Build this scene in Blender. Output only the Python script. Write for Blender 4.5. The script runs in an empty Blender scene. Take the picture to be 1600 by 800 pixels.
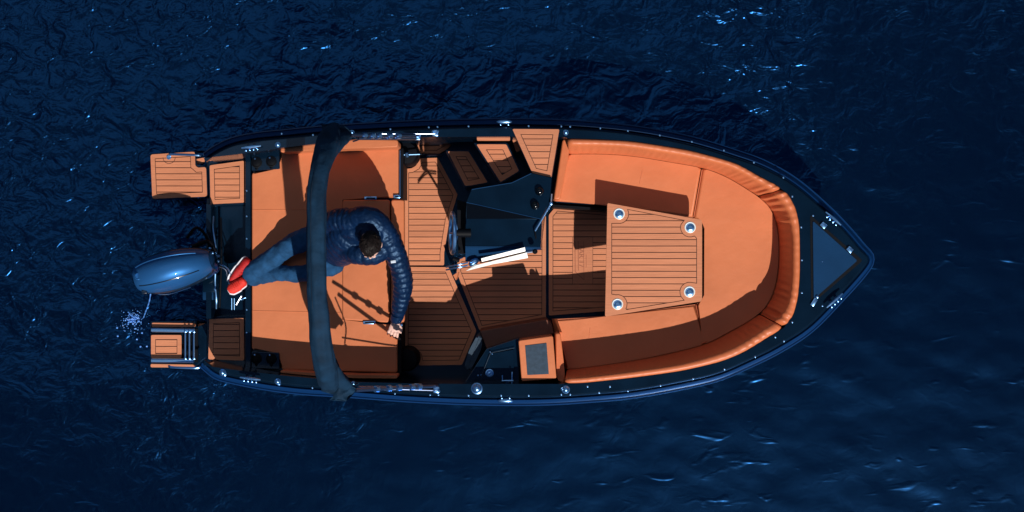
import bpy, bmesh, math, random
import numpy as np
from mathutils import Vector, Matrix, noise
from mathutils.geometry import delaunay_2d_cdt

random.seed(7)
C = bpy.context.scene.collection
R = math.radians
# ------------------------------------------------------------------ camera, sky, sun, exposure
CAMZ = 10.75
cam_d = bpy.data.cameras.new('camera'); cam = bpy.data.objects.new('camera', cam_d); C.objects.link(cam)
cam.location = (0, 0, CAMZ); cam_d.sensor_width = 36; cam_d.lens = 45; cam_d.clip_end = 2000
bpy.context.scene.camera = cam

SUN = Vector((0.32, -0.82, 1.0)).normalized()
elev = math.asin(SUN.z)
world = bpy.data.worlds.new('World'); bpy.context.scene.world = world; world.use_nodes = True
wn = world.node_tree; bg = wn.nodes['Background']
sky = wn.nodes.new('ShaderNodeTexSky'); sky.sky_type = 'NISHITA'; sky.sun_disc = False
sky.sun_elevation = elev; sky.sun_rotation = math.atan2(SUN.x, SUN.y)
sky.ozone_density = 3.0; sky.air_density = 1.0; sky.dust_density = 0.0
hsv = wn.nodes.new('ShaderNodeHueSaturation'); hsv.inputs['Value'].default_value = .6; hsv.inputs['Saturation'].default_value = 1.1
wn.links.new(sky.outputs[0], hsv.inputs['Color']); # a broken cloud bank, added towards the far side to brighten the ripples
wtc = wn.nodes.new('ShaderNodeTexCoord'); wsep = wn.nodes.new('ShaderNodeSeparateXYZ'); wn.links.new(wtc.outputs['Generated'], wsep.inputs[0])
def wmath(op, a, b=None, c=None):
    n = wn.nodes.new('ShaderNodeMath'); n.operation = op
    for i, q in enumerate((a, b, c)):
        if q is None: continue
        if isinstance(q, (int, float)): n.inputs[i].default_value = q
        else: wn.links.new(q, n.inputs[i])
    return n.outputs[0]
wz = wmath('MAXIMUM', wmath('ADD', wsep.outputs['Z'], .12), .1)
wpx = wmath('DIVIDE', wsep.outputs['X'], wz); wpy = wmath('DIVIDE', wsep.outputs['Y'], wz)
wcv = wn.nodes.new('ShaderNodeCombineXYZ'); wn.links.new(wpx, wcv.inputs[0]); wn.links.new(wpy, wcv.inputs[1])
wno = wn.nodes.new('ShaderNodeTexNoise'); wno.inputs['Scale'].default_value = 4.5; wno.inputs['Detail'].default_value = 5; wn.links.new(wcv.outputs[0], wno.inputs['Vector'])
wsum = wmath('ADD', wmath('ADD', wmath('MULTIPLY', wpx, -.35), wmath('MULTIPLY', wpy, .94)), wmath('MULTIPLY', wmath('SUBTRACT', wno.outputs['Fac'], .5), .8))
wmr = wn.nodes.new('ShaderNodeMapRange'); wmr.interpolation_type = 'SMOOTHSTEP'; wn.links.new(wsum, wmr.inputs[0]); wmr.inputs[1].default_value = .12; wmr.inputs[2].default_value = .20
wlen = wmath('SQRT', wmath('ADD', wmath('MULTIPLY', wpx, wpx), wmath('MULTIPLY', wpy, wpy)))
wfar = wn.nodes.new('ShaderNodeMapRange'); wfar.interpolation_type = 'SMOOTHSTEP'; wn.links.new(wmath('ADD', wlen, wmath('MULTIPLY', wno.outputs['Fac'], .3)), wfar.inputs[0])
wfar.inputs[1].default_value = .70; wfar.inputs[2].default_value = .95; wfar.inputs[3].default_value = 1; wfar.inputs[4].default_value = 0
wmask = wmath('MULTIPLY', wmr.outputs[0], wfar.outputs[0])
wmx = wn.nodes.new('ShaderNodeMix'); wmx.data_type = 'RGBA'; wn.links.new(wmask, wmx.inputs['Factor']); wn.links.new(hsv.outputs[0], wmx.inputs['A']); wmx.inputs['B'].default_value = (9.5, 10.2, 11.4, 1)
wn.links.new(wmx.outputs['Result'], bg.inputs[0])
bg.inputs[1].default_value = 0.05
sl = bpy.data.lights.new('sun', 'SUN'); sl.energy = 4.2; sl.angle = R(0.5); sl.color = (1, .95, .88)
so = bpy.data.objects.new('sun', sl); C.objects.link(so)
so.rotation_euler = SUN.to_track_quat('Z', 'Y').to_euler()
vs = bpy.context.scene.view_settings
vs.view_transform = 'Standard'; vs.look = 'None'; vs.exposure = 0; vs.gamma = 1

# ------------------------------------------------------------------ helpers
def W(px, py, z=0.75):
    s = (CAMZ - z) / 2000.0
    return Vector(((px - 800) * s, -(py - 400) * s, z))

def mat(name, col, rough=.5, metal=0, bump=0, bscale=30, var=0, vscale=4, coat=0, stretch=(1, 1, 1), spec=.5, col2=None, sheen=0, detail=4, crough=.05):
    m = bpy.data.materials.new(name); m.use_nodes = True; nt = m.node_tree; p = nt.nodes['Principled BSDF']
    p.inputs['Base Color'].default_value = (*col, 1); p.inputs['Roughness'].default_value = rough
    p.inputs['Metallic'].default_value = metal; p.inputs['Specular IOR Level'].default_value = spec
    p.inputs['Coat Weight'].default_value = coat; p.inputs['Coat Roughness'].default_value = crough
    if sheen: p.inputs['Sheen Weight'].default_value = sheen
    tc = nt.nodes.new('ShaderNodeTexCoord'); mp = nt.nodes.new('ShaderNodeMapping')
    mp.inputs['Scale'].default_value = stretch; nt.links.new(tc.outputs['Object'], mp.inputs['Vector'])
    if var or col2:
        n = nt.nodes.new('ShaderNodeTexNoise'); n.inputs['Scale'].default_value = vscale; n.inputs['Detail'].default_value = 5
        nt.links.new(mp.outputs[0], n.inputs['Vector'])
        r = nt.nodes.new('ShaderNodeValToRGB'); c2 = col2 or tuple(c * (1 - var) for c in col)
        r.color_ramp.elements[0].color = (*c2, 1); r.color_ramp.elements[0].position = .3
        r.color_ramp.elements[1].color = (*(c * (1 + var * .4) for c in col), 1); r.color_ramp.elements[1].position = .7
        nt.links.new(n.outputs['Fac'], r.inputs[0])
        nt.links.new(r.outputs[0], p.inputs['Base Color'])
    if bump:
        n = nt.nodes.new('ShaderNodeTexNoise'); n.inputs['Scale'].default_value = bscale; n.inputs['Detail'].default_value = detail
        nt.links.new(mp.outputs[0], n.inputs['Vector'])
        b = nt.nodes.new('ShaderNodeBump'); b.inputs['Strength'].default_value = 1; b.inputs['Distance'].default_value = bump
        nt.links.new(n.outputs['Fac'], b.inputs['Height']); nt.links.new(b.outputs[0], p.inputs['Normal'])
    return m
def tint(m, c): m.node_tree.nodes['Principled BSDF'].inputs['Specular Tint'].default_value = (*c, 1)

def teak_mat(name, col):
    m = bpy.data.materials.new(name); m.use_nodes = True; nt = m.node_tree; p = nt.nodes['Principled BSDF']; L = nt.links.new
    tc = nt.nodes.new('ShaderNodeTexCoord'); mp = nt.nodes.new('ShaderNodeMapping'); mp.inputs['Scale'].default_value = (3, 60, 60)
    L(tc.outputs['Object'], mp.inputs[0])
    n = nt.nodes.new('ShaderNodeTexNoise'); n.inputs['Scale'].default_value = 2.2; n.inputs['Detail'].default_value = 6; L(mp.outputs[0], n.inputs['Vector'])
    n2 = nt.nodes.new('ShaderNodeTexNoise'); n2.inputs['Scale'].default_value = 3.5; n2.inputs['Detail'].default_value = 5; L(tc.outputs['Object'], n2.inputs['Vector'])
    oi = nt.nodes.new('ShaderNodeObjectInfo')
    a = nt.nodes.new('ShaderNodeMath'); a.operation = 'MULTIPLY_ADD'; L(n.outputs['Fac'], a.inputs[0]); a.inputs[1].default_value = .42; a.inputs[2].default_value = .60
    b = nt.nodes.new('ShaderNodeMath'); b.operation = 'MULTIPLY_ADD'; L(n2.outputs['Fac'], b.inputs[0]); b.inputs[1].default_value = .22; L(a.outputs[0], b.inputs[2])
    c = nt.nodes.new('ShaderNodeMath'); c.operation = 'MULTIPLY_ADD'; L(oi.outputs['Random'], c.inputs[0]); c.inputs[1].default_value = .17; L(b.outputs[0], c.inputs[2])
    mx = nt.nodes.new('ShaderNodeVectorMath'); mx.operation = 'SCALE'; mx.inputs[0].default_value = col; L(c.outputs[0], mx.inputs['Scale'])
    L(mx.outputs[0], p.inputs['Base Color']); p.inputs['Roughness'].default_value = .62
    bp = nt.nodes.new('ShaderNodeBump'); bp.inputs['Distance'].default_value = .0015; L(n.outputs['Fac'], bp.inputs['Height']); L(bp.outputs[0], p.inputs['Normal'])
    return m

M = {}
M['teak'] = teak_mat('teak decking', (.60, .215, .102))
M['caulk'] = mat('dark caulking', (.035, .010, .008), .7)
M['leather'] = mat('orange marine vinyl', (.65, .196, .080), .5, bump=.007, bscale=6, var=.13, vscale=2.5, spec=.35, detail=8)
M['leather_side'] = mat('orange vinyl pleated backrest', (.66, .175, .065), .45, bump=.006, bscale=7, var=.08, vscale=3, spec=.45, detail=5)
M['piping'] = mat('vinyl piping', (.62, .19, .09), .35)
M['navy'] = mat('navy gelcoat', (.0017, .0098, .024), .22, var=.35, vscale=5, coat=.25, bump=.0006, bscale=14)
M['navy_lid'] = mat('non slip navy locker paint', (.005, .034, .10), .6, spec=.2, bump=.002, bscale=160, var=.15)  # locker lid paint; on the console facet it stands in for sunlight
M['navy_mat'] = mat('blue grey non slip mat', (.035, .065, .105), .8, bump=.003, bscale=220, var=.3, vscale=30)
M['black'] = mat('black rubber', (.001, .002, .005), .6, spec=.15, bump=.001, bscale=60)
M['gloss'] = mat('glossy black', (.001, .002, .004), .12)
M['pole'] = mat('anodised pole', (.17, .22, .34), .32, metal=1)
M['hull'] = mat('dark blue hull gelcoat', (.003, .014, .04), .12, coat=.6)
M['rail'] = mat('blue rubbing strake', (.003, .030, .115), .30, coat=.4, crough=.2)
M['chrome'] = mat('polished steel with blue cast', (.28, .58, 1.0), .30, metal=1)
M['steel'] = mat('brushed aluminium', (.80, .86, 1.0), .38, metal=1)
M['cowl'] = mat('blue grey metallic cowling', (.024, .13, .36), .46, metal=.45, coat=.12, bump=.0008, bscale=9)
M['cowl_dark'] = mat('dark cowling plastic', (.004, .015, .035), .3, coat=.3)
M['canvas'] = mat('folded navy canvas', (.0045, .029, .068), .8, bump=.012, bscale=11, var=.45, vscale=7, spec=.2, detail=9)
M['denim'] = mat('blue denim', (.014, .066, .165), .85, bump=.010, bscale=16, var=.4, vscale=16, detail=6)
M['jacket'] = mat('navy quilted nylon', (.0015, .013, .052), .44, bump=.005, bscale=30, var=.3, vscale=14, spec=.6, detail=6)
M['skin'] = mat('skin', (.80, .50, .42), .5, var=.06)
M['hair'] = mat('dark brown hair', (.004, .0025, .0025), .5, spec=.25, bump=.006, bscale=30, stretch=(6, 1.2, 2), var=.6, vscale=22, col2=(.012, .007, .006))
M['red'] = mat('red knit shoe', (.50, .006, .008), .7, bump=.003, bscale=90, var=.3, vscale=40)
M['coral'] = mat('bright coral red shoe', (.82, .035, .02), .7, bump=.003, bscale=90, var=.2, vscale=40)
M['white'] = mat('white sole rubber', (.75, .78, .85), .5)
M['label'] = mat('pale label', (.72, .80, .92), .5)
M['drop'] = mat('water droplets', (.12, .34, .90), .2, spec=.8)
M['decal'] = mat('engraved emblem', (.38, .125, .062), .7)
M['brownpad'] = mat('dark brown vinyl', (.16, .045, .022), .5, bump=.003, bscale=20)
g = bpy.data.materials.new('smoked glass'); g.use_nodes = True; p = g.node_tree.nodes['Principled BSDF']
p.inputs['Base Color'].default_value = (.002, .006, .012, 1); p.inputs['Roughness'].default_value = .06; M['smoke'] = g

for k_ in ('jacket', 'denim', 'rail', 'navy_lid', 'navy', 'cowl'): tint(M[k_], (.35, .62, 1))

def link(name, me, m, parent=None, smooth=True, angle=35):
    o = bpy.data.objects.new(name, me); C.objects.link(o)
    if m is not None: me.materials.append(m)
    if smooth:
        me.shade_smooth()
        try: me.set_sharp_from_angle(angle=R(angle))
        except Exception: pass
    if parent is not None:
        o.parent = parent
        if parent.type == 'EMPTY':
            o.matrix_parent_inverse = Matrix.Translation(-parent.location)
    return o

def bmobj(name, bm, m, parent=None, **k):
    bmesh.ops.recalc_face_normals(bm, faces=bm.faces)
    me = bpy.data.meshes.new(name); bm.to_mesh(me); bm.free()
    return link(name, me, m, parent, **k)

def pyobj(name, vs_, fs, m, parent=None, **k):
    bm = bmesh.new(); bv = [bm.verts.new(v) for v in vs_]
    for f in fs:
        try: bm.faces.new([bv[i] for i in f])
        except ValueError: pass
    return bmobj(name, bm, m, parent, **k)

def thing(name, loc, label, cat, group=None):
    o = bpy.data.objects.new(name, None); C.objects.link(o); o.location = loc; o.empty_display_size = .1
    o['label'] = label; o['category'] = cat
    if group: o['group'] = group
    return o

def area(P):
    return .5 * sum(P[i][0] * P[(i + 1) % len(P)][1] - P[(i + 1) % len(P)][0] * P[i][1] for i in range(len(P)))
def ccw(P): return list(P) if area(P) > 0 else list(P)[::-1]
def inset(P, d):
    n = len(P); out = []
    for i in range(n):
        a, b, c = Vector(P[i - 1]).to_2d(), Vector(P[i]).to_2d(), Vector(P[(i + 1) % n]).to_2d()
        e1 = (b - a); e2 = (c - b)
        if e1.length < 1e-9 or e2.length < 1e-9: out.append((b.x, b.y)); continue
        e1.normalize(); e2.normalize()
        n1 = Vector((-e1.y, e1.x)); n2 = Vector((-e2.y, e2.x)); m = n1 + n2
        if m.length < 1e-6: m = n1
        m.normalize(); k = max(.45, m.dot(n1)); q = b + m * d / k; out.append((q.x, q.y))
    return out
def fillet(P, r, seg=3):
    n = len(P); out = []
    for i in range(n):
        a, b, c = Vector(P[i - 1]).to_2d(), Vector(P[i]).to_2d(), Vector(P[(i + 1) % n]).to_2d()
        ra = min(r, (a - b).length * .45, (c - b).length * .45)
        p0 = b + (a - b).normalized() * ra; p2 = b + (c - b).normalized() * ra
        for k in range(seg + 1):
            t = k / seg; q = p0 * (1 - t) ** 2 + b * 2 * t * (1 - t) + p2 * t * t
            out.append((q.x, q.y))
    return out
def clip(P, y0, y1):
    def half(P, f, y):
        out = []
        for i in range(len(P)):
            a, b = P[i - 1], P[i]; fa, fb = f(a[1]), f(b[1])
            if (fa >= 0) != (fb >= 0):
                t = fa / (fa - fb); out.append((a[0] + (b[0] - a[0]) * t, y))
            if fb >= 0: out.append(b)
        return out
    P = half(P, lambda v: v - y0, y0)
    return half(P, lambda v: y1 - v, y1) if P else P
def clean(P, eps=1e-4):
    out = []
    for q in P:
        if not out or (abs(q[0] - out[-1][0]) + abs(q[1] - out[-1][1])) > eps: out.append(q)
    if len(out) > 1 and abs(out[0][0] - out[-1][0]) + abs(out[0][1] - out[-1][1]) <= eps: out.pop()
    return out

def prism2(name, P, z0, z1, m, parent=None, bev=0, seg=2, holes=None, crown=0, **k):
    """P in metres"""
    P = ccw(clean(P)); bm = bmesh.new()
    if holes is not None:
        H = [ccw(clean(h))[::-1] for h in holes]; loops = [P] + H
        flat = [q for L in loops for q in L]; ed = []; o_ = 0
        for L in loops: ed += [(o_ + i, o_ + (i + 1) % len(L)) for i in range(len(L))]; o_ += len(L)
        vo, eo, fo, ov, oe, of = delaunay_2d_cdt([Vector(q) for q in flat], ed, [], 0, 1e-7)
        def inside(q, L):
            c = False
            for i in range(len(L)):
                (x1, y1), (x2, y2) = L[i - 1], L[i]
                if (y1 > q[1]) != (y2 > q[1]) and q[0] < (x2 - x1) * (q[1] - y1) / (y2 - y1) + x1: c = not c
            return c
        tv = [bm.verts.new((q[0], q[1], z1)) for q in vo]; bv = [bm.verts.new((q[0], q[1], z0)) for q in vo]
        for f_ in fo:
            cx = sum(vo[i][0] for i in f_) / len(f_); cy = sum(vo[i][1] for i in f_) / len(f_)
            if inside((cx, cy), P) and not any(inside((cx, cy), h) for h in H):
                bm.faces.new([tv[i] for i in f_]); bm.faces.new([bv[i] for i in reversed(f_)])
        inv = {}
        for k_, src in enumerate(ov):
            for s_ in src: inv[s_] = k_
        top = []; bot = []; o_ = 0
        for L in loops:
            top.append([tv[inv[o_ + i]] for i in range(len(L))]); bot.append([bv[inv[o_ + i]] for i in range(len(L))]); o_ += len(L)
        for a_, b_ in zip(top, bot):
            n = len(a_)
            for i in range(n):
                j = (i + 1) % n
                if a_[i] is a_[j]: continue
                try: bm.faces.new([a_[i], b_[i], b_[j], a_[j]])
                except ValueError: pass
        for v in [v for v in bm.verts if not v.link_faces]: bm.verts.remove(v)
        return bmobj(name, bm, m, parent, **k)
    top = [bm.verts.new((x, y, z1)) for x, y in P]; bot = [bm.verts.new((x, y, z0)) for x, y in P]
    ft = bm.faces.new(top); bm.faces.new(bot[::-1]); n = len(P)
    for i in range(n):
        j = (i + 1) % n; bm.faces.new([top[i], bot[i], bot[j], top[j]])
    if bev:
        bmesh.ops.bevel(bm, geom=list(ft.edges), offset=bev, segments=seg, profile=.5, affect='EDGES')
    o = bmobj(name, bm, m, parent, **k)
    if bev:
        w = o.modifiers.new('weighted normals', 'WEIGHTED_NORMAL'); w.weight = 100; w.keep_sharp = True
    return o

def px2(pts, z): return [tuple(W(x, y, z)[:2]) for x, y in pts]
def prism(name, pts, z0, z1, m, parent=None, fil=0, **k):
    P = ccw(px2(pts, z1))
    if fil: P = fillet(P, fil)
    return prism2(name, P, z0, z1, m, parent, **k)

def catmull(pts, n):
    """resample points by arc length after catmull-rom"""
    P = [Vector(q) for q in pts]; P = [P[0] * 2 - P[1]] + P + [P[-1] * 2 - P[-2]]; dense = []
    for i in range(1, len(P) - 2):
        for k in range(16):
            t = k / 16; a, b, c, d = P[i - 1], P[i], P[i + 1], P[i + 2]
            dense.append(.5 * ((2 * b) + (c - a) * t + (2 * a - 5 * b + 4 * c - d) * t * t + (3 * b - a - 3 * c + d) * t ** 3))
    dense.append(P[-2]); L = [0]
    for a, b in zip(dense, dense[1:]): L.append(L[-1] + (b - a).length)
    out = []; j = 0
    for k in range(n):
        s = L[-1] * k / (n - 1)
        while j < len(L) - 2 and L[j + 1] < s: j += 1
        t = (s - L[j]) / max(1e-9, L[j + 1] - L[j]); out.append(dense[j].lerp(dense[j + 1], min(1, max(0, t))))
    return out

def tube(bm, path, rad, seg=10, up=Vector((0, 0, 1)), caps=True, fn=None):
    """path: Vectors; rad: float, (a,b) or list of those: a sideways, b along up"""
    n = len(path); rings = []
    for i, p_ in enumerate(path):
        t = (path[min(i + 1, n - 1)] - path[max(i - 1, 0)])
        if t.length < 1e-9: t = Vector((1, 0, 0))
        t.normalize(); u = up - t * up.dot(t)
        if u.length < .05: u = Vector((0, 1, 0)) - t * t.y
        if u.length < .05: u = Vector((1, 0, 0)) - t * t.x
        u.normalize(); s = t.cross(u)
        r = rad[i] if isinstance(rad, list) else rad
        if not isinstance(r, tuple): r = (r, r)
        ring = []
        for k in range(seg):
            a = 2 * math.pi * k / seg; f = fn(i, a) if fn else 1
            ring.append(bm.verts.new(p_ + s * math.cos(a) * r[0] * f + u * math.sin(a) * r[1] * f))
        rings.append(ring)
    for i in range(n - 1):
        for k in range(seg):
            j = (k + 1) % seg; bm.faces.new([rings[i][k], rings[i][j], rings[i + 1][j], rings[i + 1][k]])
    if caps: bm.faces.new(rings[0][::-1]); bm.faces.new(rings[-1])
    return rings
def tubeobj(name, pts, r, m, parent=None, seg=8, curve=0, **k):
    P = [Vector(q) for q in pts]
    if curve: P = catmull(P, curve)
    bm = bmesh.new(); tube(bm, P, r, seg, **k); return bmobj(name, bm, m, parent)
def radinterp(rs, n):
    m = len(rs); out = []
    for i in range(n):
        t = i / (n - 1) * (m - 1); j = min(m - 2, int(t)); f = t - j; f = f * f * (3 - 2 * f)
        a, b = rs[j], rs[j + 1]
        if not isinstance(a, tuple): a = (a, a)
        if not isinstance(b, tuple): b = (b, b)
        out.append((a[0] * (1 - f) + b[0] * f, a[1] * (1 - f) + b[1] * f))
    return out
def lathe(bm, c, prof, seg=16):
    rings = []
    for r, z in prof:
        rings.append([bm.verts.new((c[0] + r * math.cos(2 * math.pi * k / seg), c[1] + r * math.sin(2 * math.pi * k / seg), c[2] + z)) for k in range(seg)])
    for a, b in zip(rings, rings[1:]):
        for k in range(seg):
            j = (k + 1) % seg; bm.faces.new([a[k], a[j], b[j], b[k]])
    bm.faces.new(rings[0][::-1]); bm.faces.new(rings[-1])
def latheobj(name, c, prof, m, parent=None, seg=16, **k):
    bm = bmesh.new(); lathe(bm, c, prof, seg); return bmobj(name, bm, m, parent, **k)
def boxobj(name, c, d, m, parent=None, rz=0, bev=0, rx=0, ry=0):
    bm = bmesh.new(); bmesh.ops.create_cube(bm, size=1)
    bmesh.ops.scale(bm, vec=d, verts=bm.verts)
    if bev: bmesh.ops.bevel(bm, geom=list(bm.edges), offset=bev, segments=2, profile=.5, affect='EDGES')
    bmesh.ops.transform(bm, matrix=Matrix.Translation(c) @ Matrix.Rotation(rz, 4, 'Z') @ Matrix.Rotation(ry, 4, 'Y') @ Matrix.Rotation(rx, 4, 'X'), verts=bm.verts)
    return bmobj(name, bm, m, parent)
def sphere(bm, c, r, sx=1, sy=1, sz=1, rot=None, sub=2):
    mt = Matrix.Translation(c) @ (rot.to_4x4() if rot else Matrix.Identity(4)) @ Matrix.Diagonal((r * sx, r * sy, r * sz, 1))
    bmesh.ops.create_icosphere(bm, subdivisions=sub, radius=1, matrix=mt)

# ------------------------------------------------------------------ water
def build_water():
    def axis(half, step, far):
        a = list(np.arange(-half, half + 1e-6, step)); s = step; x = half
        while x < far: s *= 1.35; x += s; a.append(x); a.insert(0, -x)
        return a
    xs = axis(5.6, .045, 900); ys = axis(3.4, .045, 900); nx, ny = len(xs), len(ys); v = []
    for y in ys:
        for x in xs:
            d = max(abs(x) - 5.6, abs(y) - 3.4, 0); a = max(0, 1 - d / 6)
            z = 0
            if a > 0:
                z = .008 * noise.noise(Vector((x * .9 + y * .5, y * 1.6 - x * .4, 3))) + .006 * noise.noise(Vector((x * 2.6 + y * 1.5, y * 4.0, 9))) \
                    + .0035 * noise.noise(Vector((x * 6 + y * 3, y * 9, 1)))
                z *= a
            v.append((x, y, -.12 + z))
    f = [(j * nx + i, j * nx + i + 1, (j + 1) * nx + i + 1, (j + 1) * nx + i) for j in range(ny - 1) for i in range(nx - 1)]
    me = bpy.data.meshes.new('water'); me.from_pydata(v, [], f); me.update()
    m = bpy.data.materials.new('dark lake water'); m.use_nodes = True; nt = m.node_tree; L = nt.links.new; p = nt.nodes['Principled BSDF']
    p.inputs['Base Color'].default_value = (.0002, .0013, .0024, 1); p.inputs['Roughness'].default_value = .26; p.inputs['IOR'].default_value = 2.1
    p.inputs['Specular Tint'].default_value = (.045, .30, .92, 1)
    p.inputs['Subsurface Weight'].default_value = 1; p.inputs['Subsurface Radius'].default_value = (.5, .8, 1); p.inputs['Subsurface Scale'].default_value = 1.0
    tc = nt.nodes.new('ShaderNodeTexCoord')
    def nz(scale, detail, stretch=(1, 1, 1), rot=0, dist=0, rough=.5):
        mp = nt.nodes.new('ShaderNodeMapping'); mp.inputs['Scale'].default_value = stretch; mp.inputs['Rotation'].default_value = (0, 0, rot); L(tc.outputs['Object'], mp.inputs[0])
        n = nt.nodes.new('ShaderNodeTexNoise'); n.inputs['Scale'].default_value = scale; n.inputs['Detail'].default_value = detail
        n.inputs['Distortion'].default_value = dist; n.inputs['Roughness'].default_value = rough; L(mp.outputs[0], n.inputs['Vector']); return n.outputs['Fac']
    def mth(op, a, b=None, c=None):
        n = nt.nodes.new('ShaderNodeMath'); n.operation = op
        for i, q in enumerate((a, b, c)):
            if q is None: continue
            if isinstance(q, (int, float)): n.inputs[i].default_value = q
            else: L(q, n.inputs[i])
        return n.outputs[0]
    big = nz(1.6, 2, (1, 1.3, 1), R(40), .6)
    mid = nz(5.4, 2.5, (1, 1.2, 1), R(35), 1.3)
    fine = nz(14, 2, (1, 1.15, 1), R(40), .9)
    # wind patches: rougher water towards the upper left, calm to the lower right
    sx = nt.nodes.new('ShaderNodeSeparateXYZ'); L(tc.outputs['Object'], sx.inputs[0])
    grad = mth('ADD', mth('MULTIPLY', sx.outputs['X'], -.11), mth('MULTIPLY', sx.outputs['Y'], .26))
    patch = mth('ADD', mth('ADD', grad, mth('MULTIPLY', nz(.6, 2, (1, .6, 1), R(-35), .4), 1.8)), -.52)
    pc = nt.nodes.new('ShaderNodeMapRange'); pc.interpolation_type = 'SMOOTHERSTEP'; L(patch, pc.inputs[0])
    pc.inputs[1].default_value = -.15; pc.inputs[2].default_value = 1.1; pc.inputs[3].default_value = .06; pc.inputs[4].default_value = 1.05
    fl = nz(4.6, 1.5, (.8, 2.0, 1), R(-32), .5)          # lone wavelets scattered over the calm water
    mr = nt.nodes.new('ShaderNodeMapRange'); mr.interpolation_type = 'SMOOTHSTEP'; L(fl, mr.inputs[0]); mr.inputs[1].default_value = .60; mr.inputs[2].default_value = .84
    cen = lambda q: mth('SUBTRACT', q, .5)
    h = mth('ADD', mth('MULTIPLY', cen(big), .028), mth('ADD', mth('MULTIPLY', cen(mid), .0165), mth('MULTIPLY', cen(fine), .0030)))
    h = mth('ADD', mth('MULTIPLY', h, pc.outputs[0]), mth('MULTIPLY', mr.outputs[0], .0024))
    b = nt.nodes.new('ShaderNodeBump'); b.inputs['Distance'].default_value = 1.6; b.inputs['Strength'].default_value = 1; L(h, b.inputs['Height']); L(b.outputs[0], p.inputs['Normal'])
    o = link('water', me, m); o['kind'] = 'structure'
    return o
build_water()

# ------------------------------------------------------------------ boat outline curves (pixels on the photograph, then metres)
OUT = [(313, 238), (330, 226), (360, 212), (400, 204), (445, 199.5), (500, 194), (560, 190), (640, 186), (720, 183.5), (790, 182.5), (860, 183.5), (930, 187.5), (1000, 195),
       (1060, 206), (1100, 215.5), (1150, 231), (1200, 249), (1250, 277.5), (1300, 320), (1335, 356), (1357, 382), (1368, 394), (1371, 405), (1367, 418), (1353, 437), (1325, 468),
       (1275, 519), (1225, 552), (1175, 577), (1125, 598), (1065, 612), (990, 625), (915, 632), (840, 636), (740, 635.5), (640, 631), (540, 623.5), (480, 620), (440, 616),
       (400, 610), (355, 601), (330, 593), (309, 576)]
ZR = .70
outc = catmull([W(x, y, ZR) for x, y in OUT], 260)
def normals(c):
    out = []
    for i in range(len(c)):
        t = c[min(i + 1, len(c) - 1)] - c[max(i - 1, 0)]; t.z = 0; t.normalize(); out.append(Vector((t.y, -t.x, 0)))
    return out
nrm = normals(outc)   # port stern -> bow -> starboard stern runs clockwise seen from above: inside is to the right
for _ in range(6):    # soften at the stem
    nrm = [((nrm[max(i - 1, 0)] + nrm[i] + nrm[min(i + 1, len(nrm) - 1)]) / 3).normalized() for i in range(len(nrm))]
def off(u, z): return [Vector((q.x + n.x * u, q.y + n.y * u, z)) for q, n in zip(outc, nrm)]

SEAT_OUT = [(886, 216), (940, 217.5), (990, 220.5), (1065, 232), (1100, 240), (1150, 255), (1187, 275), (1212, 288), (1232, 304), (1244, 327), (1249.5, 355), (1250.5, 400), (1250, 435),
            (1247, 466), (1240, 492), (1225, 512), (1200, 528), (1162, 551), (1125, 566), (1065, 580), (990, 590.5), (915, 598.5), (882, 599.5)]
BTOP_IN = [(888, 229), (940, 229.5), (990, 233), (1060, 244), (1100, 252), (1140, 263), (1180, 284), (1203, 299), (1220, 316), (1231, 338), (1236.5, 368), (1237, 400), (1236.5, 430),
           (1233, 462), (1226, 481), (1214, 497), (1190, 514), (1155, 536), (1118, 552), (1062, 567), (990, 578), (915, 587), (884, 589)]
JUNC = [(888, 241), (940, 241), (990, 244.5), (1050, 254), (1098, 263), (1135, 277), (1172, 299), (1190, 312), (1203, 326), (1212, 347), (1216, 372), (1216.5, 400), (1215, 425),
        (1210, 450), (1203, 468), (1192, 484), (1172, 500), (1140, 518), (1102, 537), (1050, 551), (985, 564), (915, 574), (886, 577)]

boat = thing('motor_boat', W(800, 405, -.1) , 'open day boat with navy hull, teak floors and orange vinyl seating, afloat on dark water', 'boat')

# hull shell
def strip(bm, curves):
    rows = [[bm.verts.new(q) for q in c] for c in curves]
    for a, b in zip(rows, rows[1:]):
        for i in range(len(a) - 1): bm.faces.new([a[i], a[i + 1], b[i + 1], b[i]])
    return rows
bm = bmesh.new()
rows = strip(bm, [off(.045, .66), off(.03, .60), off(.05, .35), off(.10, .05), off(.20, -.2), off(.45, -.4)])
for a, b in zip(rows[3:], rows[4:]): bm.faces.new([a[0], b[0], b[-1], a[-1]])     # transom, cut down between the platforms
bmobj('hull', bm, M['hull'], boat)
bm = bmesh.new()
strip(bm, [off(.070, .66), off(.070, .712), off(.092, .7475), off(.097, .7505)]); bmobj('sheer_moulding', bm, M['navy'], boat, angle=40)
bm = bmesh.new(); strip(bm, [off(.050, .64), off(.060, .655), off(.075, .655)]); bmobj('drip_groove', bm, M['black'], boat)
bm = bmesh.new(); strip(bm, [off(.062, .66), off(.060, .700), off(.055, .702), off(.040, .684), off(.024, .655), off(.012, .615), off(.045, .59)]); bmobj('rubbing_strake', bm, M['rail'], boat, angle=70)
bm = bmesh.new(); tube(bm, off(.009, .63), .0075, 10); bmobj('strake_bead', bm, M['rail'], boat)
DECK_IN = [(318, 247), (355, 243), (400, 237.5), (445, 230.5), (500, 224), (560, 217.5), (620, 215), (700, 214), (800, 213.5), (884, 214.5)]
DECK_IN2 = [(876, 600), (740, 600), (640, 599), (560, 597), (500, 592), (445, 587), (410, 583), (360, 577), (318, 571)]
dk = off(.095, .75); dk2 = [(q.x, q.y) for q in dk]
inner = px2(DECK_IN, .75) + px2(SEAT_OUT, .75) + px2(DECK_IN2, .75)
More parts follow.
